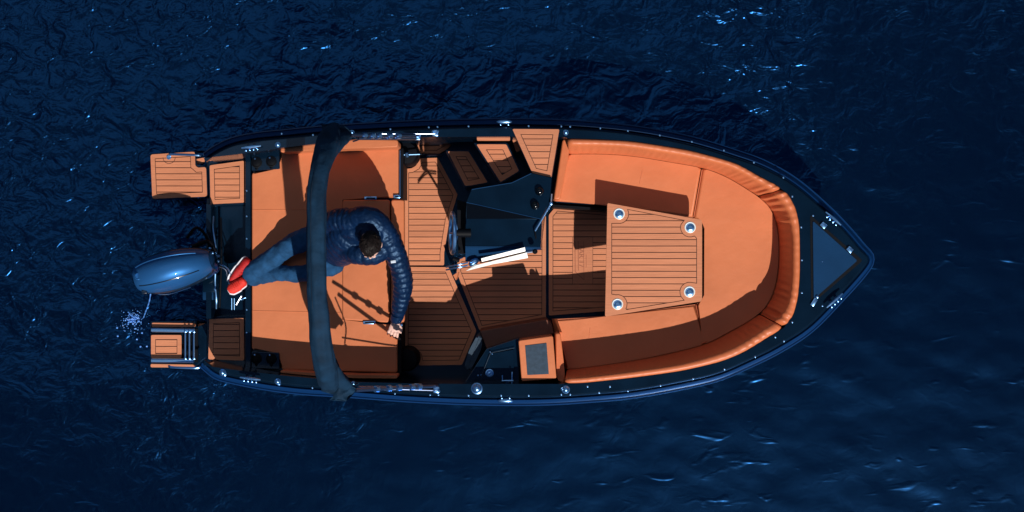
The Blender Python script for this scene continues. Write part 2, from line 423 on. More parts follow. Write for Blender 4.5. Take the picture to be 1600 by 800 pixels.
prism2('side_deck', dk2 + inner[::-1], .705, .75, M['navy'], boat, holes=[], angle=25)

# bow locker
LID = [(1269, 343), (1341, 407), (1271, 469)]
prism('locker_gasket', [(1266, 336), (1348, 407), (1267.5, 476)], .7505, .7525, M['black'], boat, fil=.02)
lid = prism('locker_lid', [(1270, 345), (1340, 407), (1271.5, 467.5)], .7525, .760, M['navy_lid'], boat, fil=.015, bev=.003)
def hinge(px, py, rz, n=2):
    h = boxobj('hinge', W(px, py, .764), (.045, .038, .006), M['chrome'], lid, rz=rz, bev=.002)
    c = W(px, py, .768); d = Vector((math.cos(rz), math.sin(rz), 0))
    tubeobj('hinge_pin', [c - d * .02, c + d * .02], .0055, M['chrome'], None).parent = h
hinge(1287, 352, R(-42)); hinge(1328, 390, R(-42))
la = boxobj('latch', W(1272, 472, .762), (.066, .03, .010), M['chrome'], lid, rz=R(58), bev=.003)
latheobj('latch_pull', W(1277, 464, .766), [(.011, 0), (.011, .006), (.006, .009)], M['chrome'], None).parent = la

# interior tub
linerP = [W(x, y, .75) for x, y in DECK_IN] + [W(x, y, .75) for x, y in SEAT_OUT] + [W(x, y, .75) for x, y in DECK_IN2]
bm = bmesh.new(); rim = [bm.verts.new((q.x, q.y, .72)) for q in linerP]; rl = [bm.verts.new((q.x, q.y, -.015)) for q in linerP]
n = len(rim)
for i in range(n - 1): bm.faces.new([rim[i], rim[i + 1], rl[i + 1], rl[i]])
bm.faces.new(rl)
bmobj('cockpit_liner', bm, M['navy'], boat)

# ------------------------------------------------------------------ teak panels
PITCH = .0497
def teak(name, outline, z, parent, line_px, margin=7, pitch=PITCH, fil=.012, ins=None, thick=.012, cut=None, tag=None):
    P0 = ccw(px2(outline, z)); P = ccw(fillet(P0, fil)) if fil else P0
    s = (CAMZ - z) / 2000
    I = ccw(px2(ins, z)) if ins else ccw(inset(P0, margin * s))
    base = prism2(name, inset(P0, .003), z - .02, z - .0055, M['caulk'], parent)
    if tag: base['label'] = tag
    prism2('border', P, z - .006, z, M['teak'], base, holes=[I], smooth=False)
    g = .0030; Q = ccw(inset(I, g * 1.7))
    y0 = W(0, line_px, z).y; ys = [q[1] for q in Q]; k0 = math.floor((min(ys) - y0) / pitch)
    for k in range(k0, k0 + 60):
        a, b = y0 + k * pitch + g, y0 + (k + 1) * pitch - g
        if a > max(ys): break
        pieces = [Q]
        if cut:   # (xmin, xmax, ymin, ymax) in metres: a blank inlay interrupts the lines
            if b > cut[2] and a < cut[3]:
                def cx(P, lo, hi): return [(y, x) for x, y in clip([(y, x) for x, y in P], lo, hi)]
                pieces = [cx(Q, -99, cut[0] - g), cx(Q, cut[1] + g, 99)]
        for P_ in pieces:
            T = clean(clip(P_, a, b)) if len(P_) > 2 else []
            if len(T) > 2 and abs(area(T)) > .00012:
                prism2('plank', T, z - .0052, z - .0003, M['teak'], base, smooth=False)
    return base

# helm floor (port aft), starboard aft, middle, forward
teak('floor_panel', [(632, 264), (643, 263), (650, 259), (656, 247.5), (684, 246.5), (715, 304), (702, 345), (694, 395), (694, 414.5), (632, 414.5)], 0.0, boat, 268.5, margin=6)
teak('floor_panel', [(632, 417), (701, 417.5), (744.5, 517), (722, 570), (655, 571), (651, 556), (641, 548.5), (630, 547.5)], 0.0, boat, 427, margin=7)
teak('floor_panel', [(713, 424), (716, 402), (757, 402), (800, 395), (838, 350), (853, 337), (853, 497), (749, 516)], 0.0, boat, 427, margin=6)
teak('floor_step', [(649, 217), (712, 217), (700, 232), (684, 241.5), (656, 241), (648, 228)], .03, boat, 237, margin=6)
ey = W(0, 333, 0).y; em = (W(895, 0, 0).x, W(926, 0, 0).x, ey - 12 * PITCH + .003, ey - 4 * PITCH - .003)
fwd = teak('floor_panel', [(857.5, 336), (868, 323), (960, 331), (1104, 345), (1104, 472), (960, 485), (857.5, 493)], 0.0, boat, 333, margin=6, cut=(em[0], em[1], em[2] + .001, em[3] - .001))
prism2('emblem_inlay', [(em[0], em[2]), (em[1], em[2]), (em[1], em[3]), (em[0], em[3])], -.004, -.0005, M['teak'], fwd, smooth=False)
for a, b, w in (((898.5, 377), (899, 425), .006), ((903.5, 377), (904, 423), .006), ((899, 425), (912, 437), .006), ((912, 377), (912.5, 437), .004), ((916, 398), (916, 418), .004)):
    A, B = W(*a, 0), W(*b, 0); d = (B - A)
    boxobj('emblem_line', (A + B) / 2 + Vector((0, 0, .0012)), (d.length, w, .002), M['decal'], fwd, rz=math.atan2(d.y, d.x))
tx = bpy.data.curves.new('emblem_text', 'FONT'); tx.body = 'FAR 17'; tx.size = .062; tx.extrude = .0006; tx.align_x = 'CENTER'; tx.align_y = 'CENTER'
to = bpy.data.objects.new('tmp', tx); C.objects.link(to)
me = bpy.data.meshes.new_from_object(to.evaluated_get(bpy.context.evaluated_depsgraph_get())); bpy.data.objects.remove(to)
me.transform(Matrix.Translation(W(908.5, 401, 0) + Vector((0, 0, .001))) @ Matrix.Rotation(R(-90), 4, 'Z')); link('emblem_text', me, M['decal'], fwd, smooth=False)

# chrome threshold strips between panels, screws
tubeobj('threshold_trim', [W(752, 518, .03), W(800, 508, .03), W(854, 499, .03)], .004, M['chrome'], boat)

# port steps up to the gunwale
def slab(name, pts, z0, z1, m=None, grow=2.5, fil=.012, bev=.004):
    P = ccw(px2(pts, z1)); P = inset(P, -grow * .005); return prism2(name, fillet(P, fil), z0, z1, m or M['navy'], boat, bev=bev)
S1 = [(699.5, 236.5), (732, 236.5), (762, 285), (727, 291)]
S2 = [(744.5, 225.5), (791, 225.5), (811, 267), (782, 284.5)]
S3 = [(800.5, 201.5), (874, 202), (861.5, 277), (832, 270.5)]
slab('step_base', S1, 0, .278); teak('step_tread', S1, .29, boat, 240, margin=7.5, tag='lower teak step in shade')
slab('step_base', S2, 0, .558); teak('step_tread', S2, .57, boat, 231, margin=8, tag='middle teak step partly in sun')
slab('step_base', S3, 0, .752, grow=1); teak('step_tread', S3, .770, boat, 207, margin=8, tag='topmost wedge shaped teak step')
prism('teak_strip', [(745, 213.5), (797, 213.5), (797, 219), (745, 219)], .60, .66, M['teak'], boat, fil=.008, bev=.003)
prism('teak_strip', [(800, 217), (806, 215), (812, 236), (807, 238)], .40, .46, M['teak'], boat, fil=.006, bev=.003)

# ------------------------------------------------------------------ bow seating
def inner_px(pts, z): return px2(pts, z)
ZS = .43
J = [W(x, y, ZS) for x, y in JUNC]
jc = catmull(J, 160)
def jrange(x_px_a, side):  # index on the junction curve closest to pixel x on one side
    x = W(x_px_a, 0, ZS).x; best = min((i for i in range(160) if (jc[i].y > 0) == (side > 0)), key=lambda i: abs(jc[i].x - x)); return best
ip, is_ = jrange(1097, 1), jrange(1101, -1)
pi_ = [(W(x, y, ZS)) for x, y in [(866, 317), (948, 322), (1084, 341)]]
grow = .012
def xy(L): return [(q[0], q[1]) for q in L]
seat_base_P = xy([jc[i] for i in range(160)]) + px2([(866, 499), (950, 494), (1090, 474), (1102, 468), (1104.5, 455), (1104.5, 356), (1100, 346), (1086, 342), (948, 323), (866, 318)], ZS)
prism2('bench_base', inset(ccw(seat_base_P), .012), -.01, .36, M['navy'], boat)
# cushion seams are real gaps
port = xy(jc[0:ip - 0]) + px2([(1096, 264), (1083, 340), (948, 320.5), (930, 319), (866, 314), (873, 290), (887, 242)], ZS)
def cushion(name, P, z0, z1, parent=boat, bev=.022, m=None, ins=.0015):
    P = ccw(clean(P, .004)); P = inset(P, ins)
    o = prism2(name, P, z0, z1, m or M['leather'], parent, bev=bev, seg=4, angle=60)
    return o
cushion('seat_cushion', port, .36, ZS)
bow = xy(jc[ip:is_ + 1]) + px2([(1101, 536), (1087, 475.5), (1099, 472), (1104, 462), (1104.5, 356), (1100, 345), (1084.5, 341), (1098, 264)], ZS)
cushion('seat_cushion', bow, .36, ZS + .004)
star = xy(jc[is_:]) + px2([(884, 577), (871, 500.5), (870, 498.5), (948, 494), (1086, 475.5), (1100, 536)], ZS)
cushion('seat_cushion', star, .36, ZS)

# piping along the inner front edges
for pts in ([(868, 313.5), (930, 318.5), (1083, 339)], [(1086, 342), (1100, 346), (1104, 357), (1104.3, 455), (1101, 469), (1089, 474.5)], [(870, 499), (950, 494), (1086, 476)],
            [(1097, 265), (1084, 339)], [(1101, 535), (1087.5, 477)]):
    tubeobj('piping', [W(x, y, ZS - .012) for x, y in pts], .0045, M['piping'], boat, seg=6, curve=24)
# faint stitched seams on the port and starboard cushions
for pts in ([(1004, 266), (999, 287)], [(922, 512), (920, 532)]):
    tubeobj('stitching', [W(x, y, ZS + .0005) for x, y in pts], .0022, M['piping'], boat, seg=5)

# backrest: bottom junction, inner top, crown, outer
N = 520
c_j = catmull([W(x, y, .415) for x, y in JUNC], N); c_i = catmull([W(x, y, .72) for x, y in BTOP_IN], N); c_o = catmull([W(x, y, .745) for x, y in SEAT_OUT], N)
def idx(x_px, side):
    x = W(x_px, 0, .745).x; return min((i for i in range(N) if (c_o[i].y > 0) == (side > 0)), key=lambda i: abs(c_o[i].x - x))
i1, i2 = idx(1224, 1), idx(1226, -1)
def backrest(a, b):
    rows = []
    for i in range(a, b + 1):
        j, t, o = c_j[i], c_i[i], c_o[i]; e = min(i - a, b - i) / 5.0; pin = 0 if e >= 1 else (1 - e) ** 2
        out = (o - t); out.z = 0; out.normalize()
        # pleats gather where the back turns at the two bow corners
        s = i / N; g = math.exp(-((i - i1 - 8) / 30) ** 2) + math.exp(-((i - i2 + 2) / 30) ** 2) + .16
        fold = g * (.016 * noise.noise(Vector((i * .20, 0, 5))) + .007 * math.sin(i * .9 + 3 * noise.noise(Vector((i * .1, 2, 2)))))
        pts = []; mid = j.lerp(t, .5)
        bul = fold - .004
        pts.append(Vector(j) + out * .0 + Vector((0, 0, -.02)))
        pts.append(j.lerp(t, .15) - out * (.006 + bul * .5))
        pts.append(j.lerp(t, .45) - out * (.010 + bul))
        pts.append(j.lerp(t, .75) - out * (.008 + bul * 1.1))
        pts.append(j.lerp(t, .93) - out * (.003 + bul * .8))
        w = (o - t); w.z = 0; L_ = w.length
        zt = .765 + fold * .5
        pts.append(t + out * L_ * .06 + Vector((0, 0, (zt - .72) * .45)))
        pts.append(t + out * L_ * .22 + Vector((0, 0, (zt - .72) * .85)))
        pts.append(t + out * L_ * .5 + Vector((0, 0, (zt - .72) * 1.0)))
        pts.append(t + out * L_ * .8 + Vector((0, 0, (zt - .72) * .88)))
        pts.append(t + out * L_ * .96 + Vector((0, 0, (zt - .72) * .5)))
        pts.append(t + out * (L_ + .002) + Vector((0, 0, -.02)))
        cen = (j + o) / 2
        if pin: pts = [q.lerp(Vector((q.x, q.y, q.z)) + (cen - q) * .14, pin) for q in pts]
        rows.append(pts)
    bm = bmesh.new(); V = [[bm.verts.new(q) for q in r] for r in rows]
    for p_, q in zip(V, V[1:]):
        for k in range(len(p_) - 1): bm.faces.new([p_[k], p_[k + 1], q[k + 1], q[k]])
    for e_ in (V[0], V[-1]): bm.faces.new(e_)
    return bmobj('backrest_cushion', bm, M['leather_side'], boat, angle=70)
for a, b in ((0, i1 - 1), (i1, i2), (i2 + 1, N - 1)): backrest(a, b)
# arm rolls at the aft ends of the bow seats
def roll(pts, r, z, nm='armrest'):
    P = catmull([W(x, y, z) for x, y in pts], 24); bm = bmesh.new(); rr = [(r * (.72 if i in (0, 23) else 1), .10 * (.9 if i in (0, 23) else 1)) for i in range(24)]
    tube(bm, P, rr, 14); return bmobj(nm, bm, M['leather_side'], boat, angle=70)
prism('armrest', [(879, 217), (889, 217), (889, 240), (875.5, 312), (865, 311.5)], .30, .60, M['leather_side'], boat, fil=.022, bev=.015, seg=4, angle=60)
prism('armrest', [(867, 520), (876, 520), (882, 577), (883, 598), (875, 598.5), (870, 590)], .30, .62, M['leather_side'], boat, fil=.022, bev=.015, seg=4, angle=60)
pyobj('armrest_flap', [W(862, 498, .40), W(870, 498, .50), W(878, 519, .56), W(866, 520, .40), W(864, 498, .36), W(872, 500, .36), W(878, 521, .36)],
      [(0, 1, 2, 3), (0, 4, 5, 1), (1, 5, 6, 2), (2, 6, 3)], M['leather_side'], boat)

# ------------------------------------------------------------------ aft seating
ZA = .43
prism('aft_bench_base', [(392, 236), (626, 236), (626, 584), (392, 584)], -.01, .352, M['navy'], boat)
prism('bench_side', [(625.5, 232), (630, 232), (630, 310), (625.5, 310)], -.01, .41, M['black'], boat)
prism('bench_side', [(622, 508), (627, 508), (627, 584), (622, 584)], -.01, .38, M['black'], boat)
def cush(pts, fil=.024, z1=ZA, z0=.355, bev=.014, m=None):
    P = fillet(ccw(px2(pts, z1)), fil); return prism2('seat_cushion', inset(P, .0012), z0, z1, m or M['leather'], boat, bev=bev, seg=3, angle=60)
cush([(393, 269), (438, 266), (438, 237), (624, 231), (624, 309), (532.3, 309.5), (532.3, 502), (609, 507.5), (621, 511), (621, 583), (439, 578), (437, 549), (393, 547)])
for pts in ([(394, 328), (532, 327)], [(394, 485.5), (460, 487), (532, 488.5)]):
    tubeobj('stitching', [W(x, y, ZA + .0005) for x, y in pts], .0028, M['leather'], boat, seg=6)
cush([(534.3, 311.8), (609.3, 311.8), (608.8, 504.5), (534.3, 500.2)], z1=ZA + .006)
cush([(610.5, 311.5), (632, 311.5), (632, 504), (622, 509), (610, 507)], z1=ZA - .006)
prism('backrest_strip', [(438, 231.5), (500, 225), (560, 219), (622, 218), (622, 230), (560, 232), (500, 234), (438, 238)], .43, .68, M['leather'], boat, fil=.022, bev=.012, seg=3)
prism('backrest_strip', [(438, 579), (500, 583), (560, 586), (621, 586), (621, 592), (560, 591), (500, 588), (438, 583)], .43, .62, M['leather'], boat, fil=.014, bev=.008, seg=3)
# strap plates
for (x, y, rz) in ((579, 309.5, 0), (577, 504, R(2)), (620, 307, 0)):
    s_ = boxobj('strap_plate', W(x, y, .445), (.10 if x != 620 else .055, .026, .008), M['chrome'], boat, rz=rz, bev=.003)
    boxobj('strap_slot', W(x, y, .4505), (.07 if x != 620 else .025, .012, .003), M['black'], None, rz=rz).parent = s_
tubeobj('bench_rail', [W(625, 235, .46), W(625, 308, .46)], .005, M['chrome'], boat)
for y in (241, 558):
    st = latheobj('seat_pedestal', W(638, y + 1, .06), [(.10, -.05), (.10, .16), (.085, .19), (.02, .2)], M['black'], boat, seg=28)
latheobj('pedestal_knob', W(636, 242, .30), [(.022, 0), (.022, .02), (.012, .03)], M['chrome'], boat)
tubeobj('pedestal_shaft', [W(626, 242, .32), W(656, 241, .32)], .006, M['chrome'], boat)
tubeobj('floor_rail', [W(656, 241, .05), W(690, 241.5, .05)], .008, M['navy'], boat)

# ------------------------------------------------------------------ stern
prism('aft_deck', [(323, 246), (392, 236), (392, 583), (323, 572)], -.01, .20, M['navy'], boat)
prism('transom_beam', [(383, 240), (392, 240), (392, 580), (383, 576)], .2, .40, M['navy'], boat, bev=.006)
prism('quarter_panel', [(325, 247), (383, 239), (383, 320), (327, 323)], .18, .27, M['navy'], boat, bev=.006)
prism('quarter_panel', [(324, 494), (383, 493), (383, 574), (324, 570)], .18, .26, M['navy'], boat, bev=.006)
prism('transom_wall', [(322, 318), (330, 320), (330, 498), (322, 498)], .0, .38, M['navy'], boat, bev=.004)
teak('aft_panel', [(327.5, 258.5), (381, 251), (381.5, 316.5), (329, 319)], .29, boat, 270, margin=6.5, tag='sunlit teak hatch on the port quarter')
teak('aft_panel', [(327, 498.5), (381, 497), (381.5, 563.5), (325.5, 561.5)], .28, boat, 507, margin=6.5, tag='shaded teak hatch on the starboard quarter')
prism('teak_strip', [(326, 247), (378, 240.5), (379, 244.5), (326.5, 251)], .40, .44, M['teak'], boat, fil=.006, bev=.003)
prism('teak_strip', [(305, 248.5), (319.5, 246), (319.5, 254), (305, 258)], .22, .24, M['teak'], boat, fil=.004, bev=.003)
# cup holder consoles
for pts, cups in (([(393, 238), (436.5, 236), (437, 264), (393, 267)], [(401, 254), (424, 252.5)]), ([(393, 549), (436, 551), (437, 577), (393, 575)], [(400.5, 560), (424, 560.5)])):
    pl = prism('cup_holder_panel', pts, .2, .452, M['navy'], boat, fil=.01, bev=.005)
    for x, y in cups:
        c = W(x, y, .452); h = latheobj('cup_holder', c, [(.044, 0), (.044, .006), (.036, .008), (.034, -.0), (.032, .001), (.0, .001)], M['black'], pl, seg=24)
        tubeobj('cup_strap', [c + Vector((-.01, -.045, .004)), c + Vector((0, -.06, .004)), c + Vector((.01, -.045, .004))], .006, M['black'], None).parent = h
        latheobj('cup_rim', c + Vector((-.012, .030, .008)), [(.008, 0), (.006, .003)], M['chrome'], None, seg=8).parent = h

# swim platforms
PORTP = [(235, 241.5), (304.5, 237), (305, 258.5), (309, 262), (322, 261), (323.5, 307), (238, 310.5)]
prism('swim_platform', [(234.5, 240), (305.5, 236), (306, 258), (324, 260), (325, 308), (237, 312)], .20, .286, M['navy'], boat, bev=.006)
teak('platform_teak', PORTP, .30, boat, 281, margin=6.5, fil=.02, tag='sunlit notched teak platform on the port side')
c = W(264, 246, .305)
pt = latheobj('ladder_socket', c, [(.018, 0), (.018, .006), (.008, .008)], M['chrome'], boat)
bm = bmesh.new()
rows_ = [[(c.x + r * math.cos(a), c.y + r * math.sin(a)) for a in [R(180 + 180 * k / 12) for k in range(13)]] for r in (.048, .052)]
V = [[bm.verts.new((x, y, .3008)) for x, y in r] for r in rows_]
for k in range(12): bm.faces.new([V[0][k], V[0][k + 1], V[1][k + 1], V[1][k]])
bmobj('arc_groove', bm, M['caulk'], boat)
tubeobj('grab_rail', [W(265, 241, .33), W(270, 241, .36), W(308, 242.5, .40), W(313, 243, .36)], .010, M['chrome'], boat, curve=16)
prism('swim_platform', [(235, 502), (306, 502), (306, 513), (325, 503), (325, 556), (306, 572), (235, 578)], .10, .20, M['navy'], boat, bev=.006)
prism('platform_frame', [(287, 514), (309, 514), (309, 566), (287, 566)], .19, .215, M['black'], boat)
teak('platform_teak', [(236, 523.5), (283.5, 523.5), (283.5, 559.5), (236, 559.5)], .30, boat, 541.3, margin=6.5, pitch=.055, tag='small sunlit teak ladder step with two boards')
teak('platform_teak', [(309.5, 506), (323, 505), (323, 553), (311, 556), (309.5, 530)], .17, boat, 480, margin=5.6, pitch=3, tag='narrow shaded teak pad beside the boarding ladder')
prism('teak_strip', [(237, 504), (304, 505), (304, 511), (237, 511)], .26, .30, M['teak'], boat, fil=.012, bev=.004)
prism('teak_strip', [(235, 568.5), (303, 569.5), (303, 574.5), (235, 574)], .26, .30, M['teak'], boat, fil=.012, bev=.004)
tubeobj('grab_rail', [W(264, 572, .33), W(270, 574, .38), W(305, 575, .40), W(313, 573, .38)], .010, M['chrome'], boat, curve=16)

lad = thing('boarding_ladder', W(270, 540, .24), 'folded chrome boarding ladder lying on the starboard swim platform', 'ladder')
for y0, y1 in ((515.5, 516.5), (563, 563.5)):
    tubeobj('side_rail', [W(237, y0, .33), W(303, y1, .33)], .0175, M['chrome'], lad, seg=14)
for x in (289.5, 296, 303):
    tubeobj('rung', [W(x, 514, .345), W(x, 562, .345)], .0085, M['chrome'], lad)
    for y in (518, 560):
        latheobj('rung_collar', W(x, y, .352), [(.011, -.004), (.011, .006), (.005, .009)], M['chrome'], lad, seg=10)

# stern well fittings
tubeobj('steering_hose', [W(334, 338, .40), W(333.5, 360, .48), W(337, 385, .50), W(338, 398, .46)], .0065, M['chrome'], boat, curve=20)
tubeobj('tilt_ram', [W(337, 418, .46), W(336, 440, .44), W(338, 468, .42), W(338, 482, .38)], .008, M['chrome'], boat, curve=20)
tubeobj('control_cable', [W(338, 412, .50), W(350, 415, .58), W(358, 424, .52), W(364, 440, .42)], .005, M['chrome'], boat, curve=20)
tubeobj('control_cable', [W(336, 416, .48), W(352, 421, .52), W(356, 436, .44), W(362, 456, .38)], .004, M['steel'], boat, curve=20)
tubeobj('control_cable', [W(345, 340, .36), W(346, 400, .40), W(343, 480, .36)], .009, M['black'], boat, curve=20)
for x0, y0, x1, y1 in ((362, 466, 362, 484), (366, 466, 366, 484)): tubeobj('cleat_post', [W(x0, y0, .38), W(x1, y1, .36)], .004, M['chrome'], boat)
tubeobj('cleat_arm', [W(369, 476, .40), W(378, 461, .42)], .006, M['steel'], boat)
tubeobj('cleat_arm', [W(376, 468, .42), W(384, 465, .42)], .005, M['chrome'], boat)
for q in ((379, 467), (337, 394), (341, 400), (341, 408), (336, 452)): latheobj('bolt', W(*q, .46), [(.010, -.03), (.010, .004), (.005, .008)], M['chrome'], boat, seg=8)
boxobj('outboard_bracket', W(331, 443, .35), (.12, .14, .14), M['navy'], boat, bev=.01)
boxobj('outboard_bracket', W(327, 460, .30), (.09, .09, .1), M['navy_lid'], boat, bev=.01)

# ------------------------------------------------------------------ cleats, lights, screws
def cleat(px, py, L_, rz, z=.755):
    c = W(px, py, z + .04); d = Vector((math.cos(rz), math.sin(rz), 0)); s = Vector((-d.y, d.x, 0))
    bm = bmesh.new(); tube(bm, catmull([c - d * L_ / 2, c - d * L_ * .2 + Vector((0, 0, .004)), c + d * L_ * .2 + Vector((0, 0, .004)), c + d * L_ / 2], 12), radinterp([.006, .011, .011, .006], 12), 10)
    o = bmobj('cleat', bm, M['chrome'], boat)
    for k in (-.16, .16):
        q = c + d * L_ * k; bm = bmesh.new(); tube(bm, [q, q - Vector((0, 0, .042))], [.009, .014], 10); bmobj('cleat_post', bm, M['chrome'], o)
    for k in (-.3, -.1, .1, .3):
        w = W(px, py, z) + d * L_ * k - s * .022; latheobj('cleat_bolt', w, [(.008, -.004), (.008, .004), (.004, .006)], M['chrome'], o, seg=8)
cleat(392.5, 229.5, .150, R(7)); cleat(391, 591.5, .160, R(-7)); cleat(1302, 341.5, .155, R(-41)); cleat(1304, 469.5, .165, R(42))
def dome(px, py, r, z=.752, nm='nav_light'):
    latheobj(nm, W(px, py, z), [(r * 1.25, -.004), (r * 1.25, .004), (r, .008), (r * .85, r * .6), (r * .45, r * .95), (r * .1, r * 1.02)], M['chrome'], boat, seg=18)
dome(434, 226, .018); dome(884, 207, .018); dome(434, 596, .020); dome(348, 582, .022); dome(351, 585, .014); dome(745, 607, .036, nm='fuel_filler'); dome(884, 608.5, .026); dome(436, 600, .012)
dome(550, 207, .016); dome(552, 599, .014); dome(879, 608, .012)
for x, y, sy in ((788, 190.5, 1), (790, 626, -1)):
    bm = bmesh.new(); sphere(bm, W(x, y, .735), .030, 2.1, .62, .7, sub=3); f = bmobj('fairlead', bm, M['chrome'], boat)
    for k in (-.03, .03): latheobj('fairlead_screw', W(x, y, .75) + Vector((k, -sy * .02, 0)), [(.007, -.003), (.007, .003), (.003, .005)], M['chrome'], f, seg=8)
sc0 = None
SCREWS = [(440, 209), (489, 211), (610, 202), (670, 199), (683.5, 198.5), (732, 197.5), (826, 197), (877, 197.5), (891, 198), (938, 200.5), (981, 204.5), (1031, 211.5), (1081, 221.5),
          (1131, 235), (1178, 254), (1224, 277.5), (1238, 307), (1252, 355), (1253, 406.5), (1253, 457.5), (1238, 503.5), (1225, 533), (1211.5, 527), (1180, 557.5), (1132, 577), (1083, 592),
          (1032, 602.5), (981, 611), (936, 613.5), (891, 616.5), (877, 616.5), (826, 618), (783, 618), (732, 618), (685, 617), (672, 617), (617, 615), (488, 606), (1270.5, 337), (1285, 478),
          (385.5, 298), (385.5, 338), (385.5, 373), (385.5, 484), (385.5, 520), (918, 604), (953, 604)]
for x, y in SCREWS:
    z = .40 if x < 388 and 280 < y < 530 else .752
    if sc0 is None:
        bm = bmesh.new(); lathe(bm, (0, 0, 0), [(.0085, -.004), (.0085, .001), (.006, .004), (.002, .005)], 8); sc0 = bmobj('screw', bm, M['chrome'], None)
        s_ = sc0
    else:
        s_ = sc0.copy(); C.objects.link(s_)
    s_.parent = boat; s_.matrix_parent_inverse = Matrix.Translation(-boat.location); s_.location = W(x, y, z)
latheobj('screw', W(1285, 409, .760), [(.006, 0), (.004, .003)], M['chrome'], boat, seg=8)

# ------------------------------------------------------------------ helm console (port) and steering
V3 = lambda x, y, z: tuple(W(x, y, z))
top = [V3(737, 296, .80), V3(800, 285, .80), V3(830, 270.5, .80), V3(862, 278, .80), V3(860, 303, .80), V3(856, 321, .80), V3(845, 342, .80), V3(729, 316, .80)]
con_v = top + [V3(728, 341, .765), V3(847, 343, .765), V3(845, 386, .75), V3(727, 385, .75), V3(846, 389, .62), V3(752, 408, .61), V3(727, 408, .62)]
base_z = 0
con_b = [(737, 296), (800, 285), (830, 270.5), (862, 278), (860, 303), (846, 389), (752, 408), (727, 408)]
nb = len(con_v)
con_v += [tuple(Vector((W(x, y, .9).x, W(x, y, .9).y, base_z))) for x, y in con_b]
fs = [tuple(range(8)), (7, 6, 9, 8), (8, 9, 10, 11), (11, 10, 12, 13, 14),
      (0, 1, nb + 1, nb), (1, 2, nb + 2, nb + 1), (2, 3, nb + 3, nb + 2), (3, 4, nb + 4, nb + 3), (4, 5, 6, 9, 10, 12, nb + 5, nb + 4), (12, 13, nb + 6, nb + 5), (13, 14, nb + 7, nb + 6), (14, 11, 8, 7, 0, nb, nb + 7)]
console = pyobj('helm_console', con_v, fs, M['navy'], boat, smooth=False)
pyobj('dashboard_face', [V3(729, 317.5, .799), V3(843, 342, .801), V3(729, 342, .768)], [(0, 2, 1)], M['gloss'], boat, smooth=False)
tubeobj('console_trim', [W(729, 316, .802), W(845, 342, .802)], .003, M['navy_lid'], None).parent = console
tubeobj('console_trim', [W(727, 385, .752), W(845, 386, .752)], .0035, M['navy_lid'], None).parent = console
tubeobj('console_trim', [W(737, 296, .802), W(800, 285.5, .802), W(830, 271, .802)], .0035, M['navy_lid'], None).parent = console
for x, y in ((843, 299), (836, 321)):
    k = latheobj('control_knob', W(x, y, .80), [(.034, 0), (.034, .018), (.028, .036), (.016, .046), (.003, .049)], M['gloss'], None, seg=20); k.parent = console
tubeobj('console_rail', [W(861, 318, .80), W(836, 361, .80)], .0075, M['chrome'], boat)
tubeobj('console_rail', [W(836, 361, .80), W(838, 383, .70), W(833, 393, .60)], .006, M['black'], boat, curve=10)
tubeobj('console_rail', [W(862, 303, .80), W(861, 318, .80)], .006, M['steel'], boat)
latheobj('rail_foot', W(861, 318, .80), [(.013, -.02), (.013, .01), (.006, .014)], M['chrome'], boat)
prism('seat_sill', [(862, 319.5), (950, 326), (950, 330), (864, 324)], .02, .34, M['black'], boat)

pyobj('console_sunlit_facet', [V3(727.3, 386, .749), V3(845, 387, .749), V3(845.5, 389.5, .645), V3(752, 409, .625), V3(727.3, 409, .635)], [(0, 1, 2, 3, 4)], M['navy_lid'], boat, smooth=False).location.z = .006  # same gelcoat as the console; lighter navy paints in the sun on this facet
# windscreen frame, polished, tipped towards the sun; white colour paints in the sun's glint
ws = pyobj('windscreen_frame', [V3(746, 414, 0.760), V3(823, 394.5, 0.760), V3(825, 403, 0.740), V3(772, 412.5, 0.738), V3(728, 423.5, 0.735), V3(742, 413, 0.750),
                                V3(746, 414, 0.740), V3(823, 394.5, 0.740), V3(825, 403, 0.720), V3(772, 412.5, 0.718), V3(728, 423.5, 0.720), V3(742, 413, 0.730)],
           [(0, 1, 2, 3, 4, 5), (6, 7, 8, 9, 10, 11), (0, 1, 7, 6), (1, 2, 8, 7), (2, 3, 9, 8), (3, 4, 10, 9), (4, 5, 11, 10), (5, 0, 6, 11)], M['steel'], boat, smooth=False)
M['white_metal'] = mat('white powder coated frame', (.86, .88, 0.830), .35, spec=.6)
ws.data.materials[0] = M['white_metal']
w2 = pyobj('frame_bar', [V3(752, 404, 0.810), V3(820, 386.5, 0.810), V3(821, 392.5, 0.800), V3(753, 409, 0.800), V3(752, 403, 0.790), V3(820, 386.5, 0.790), V3(821, 392.5, 0.780), V3(753, 409, 0.780)],
           [(0, 1, 2, 3), (4, 5, 6, 7), (0, 1, 5, 4), (1, 2, 6, 5), (2, 3, 7, 6), (3, 0, 4, 7)], M['white_metal'], None, smooth=False); w2.parent = ws
bx = boxobj('windscreen_pane', W(786, 403, 0.680), (.37, .008, .12), M['smoke'], None, rz=R(12)); bx.parent = ws
tubeobj('frame_hinge', [W(821, 395, 0.750), W(834, 393, 0.720)], .008, M['steel'], None).parent = ws
latheobj('hinge_knob', W(836, 393, 0.860), [(.020, -.02), (.020, .01), (.01, .02)], M['black'], None).parent = ws
bm = bmesh.new(); sphere(bm, W(740, 410, 0.720), .035, 1.3, .8, .6, rot=Matrix.Rotation(R(35), 3, 'Z')); sp = bmobj('frame_corner', bm, M['chrome'], None); sp.parent = ws
for dy in (-2.2, 2.2):
    tubeobj('grab_handle', [W(697, 419.5 + dy, .88), W(715, 416 + dy, .95), W(731, 412.5 + dy, .93)], .006, M['chrome'], boat, curve=12)
prism('red_reflector', [(708, 430), (716, 425), (714, 433), (712, 438)], .05, .30, M['leather'], boat)

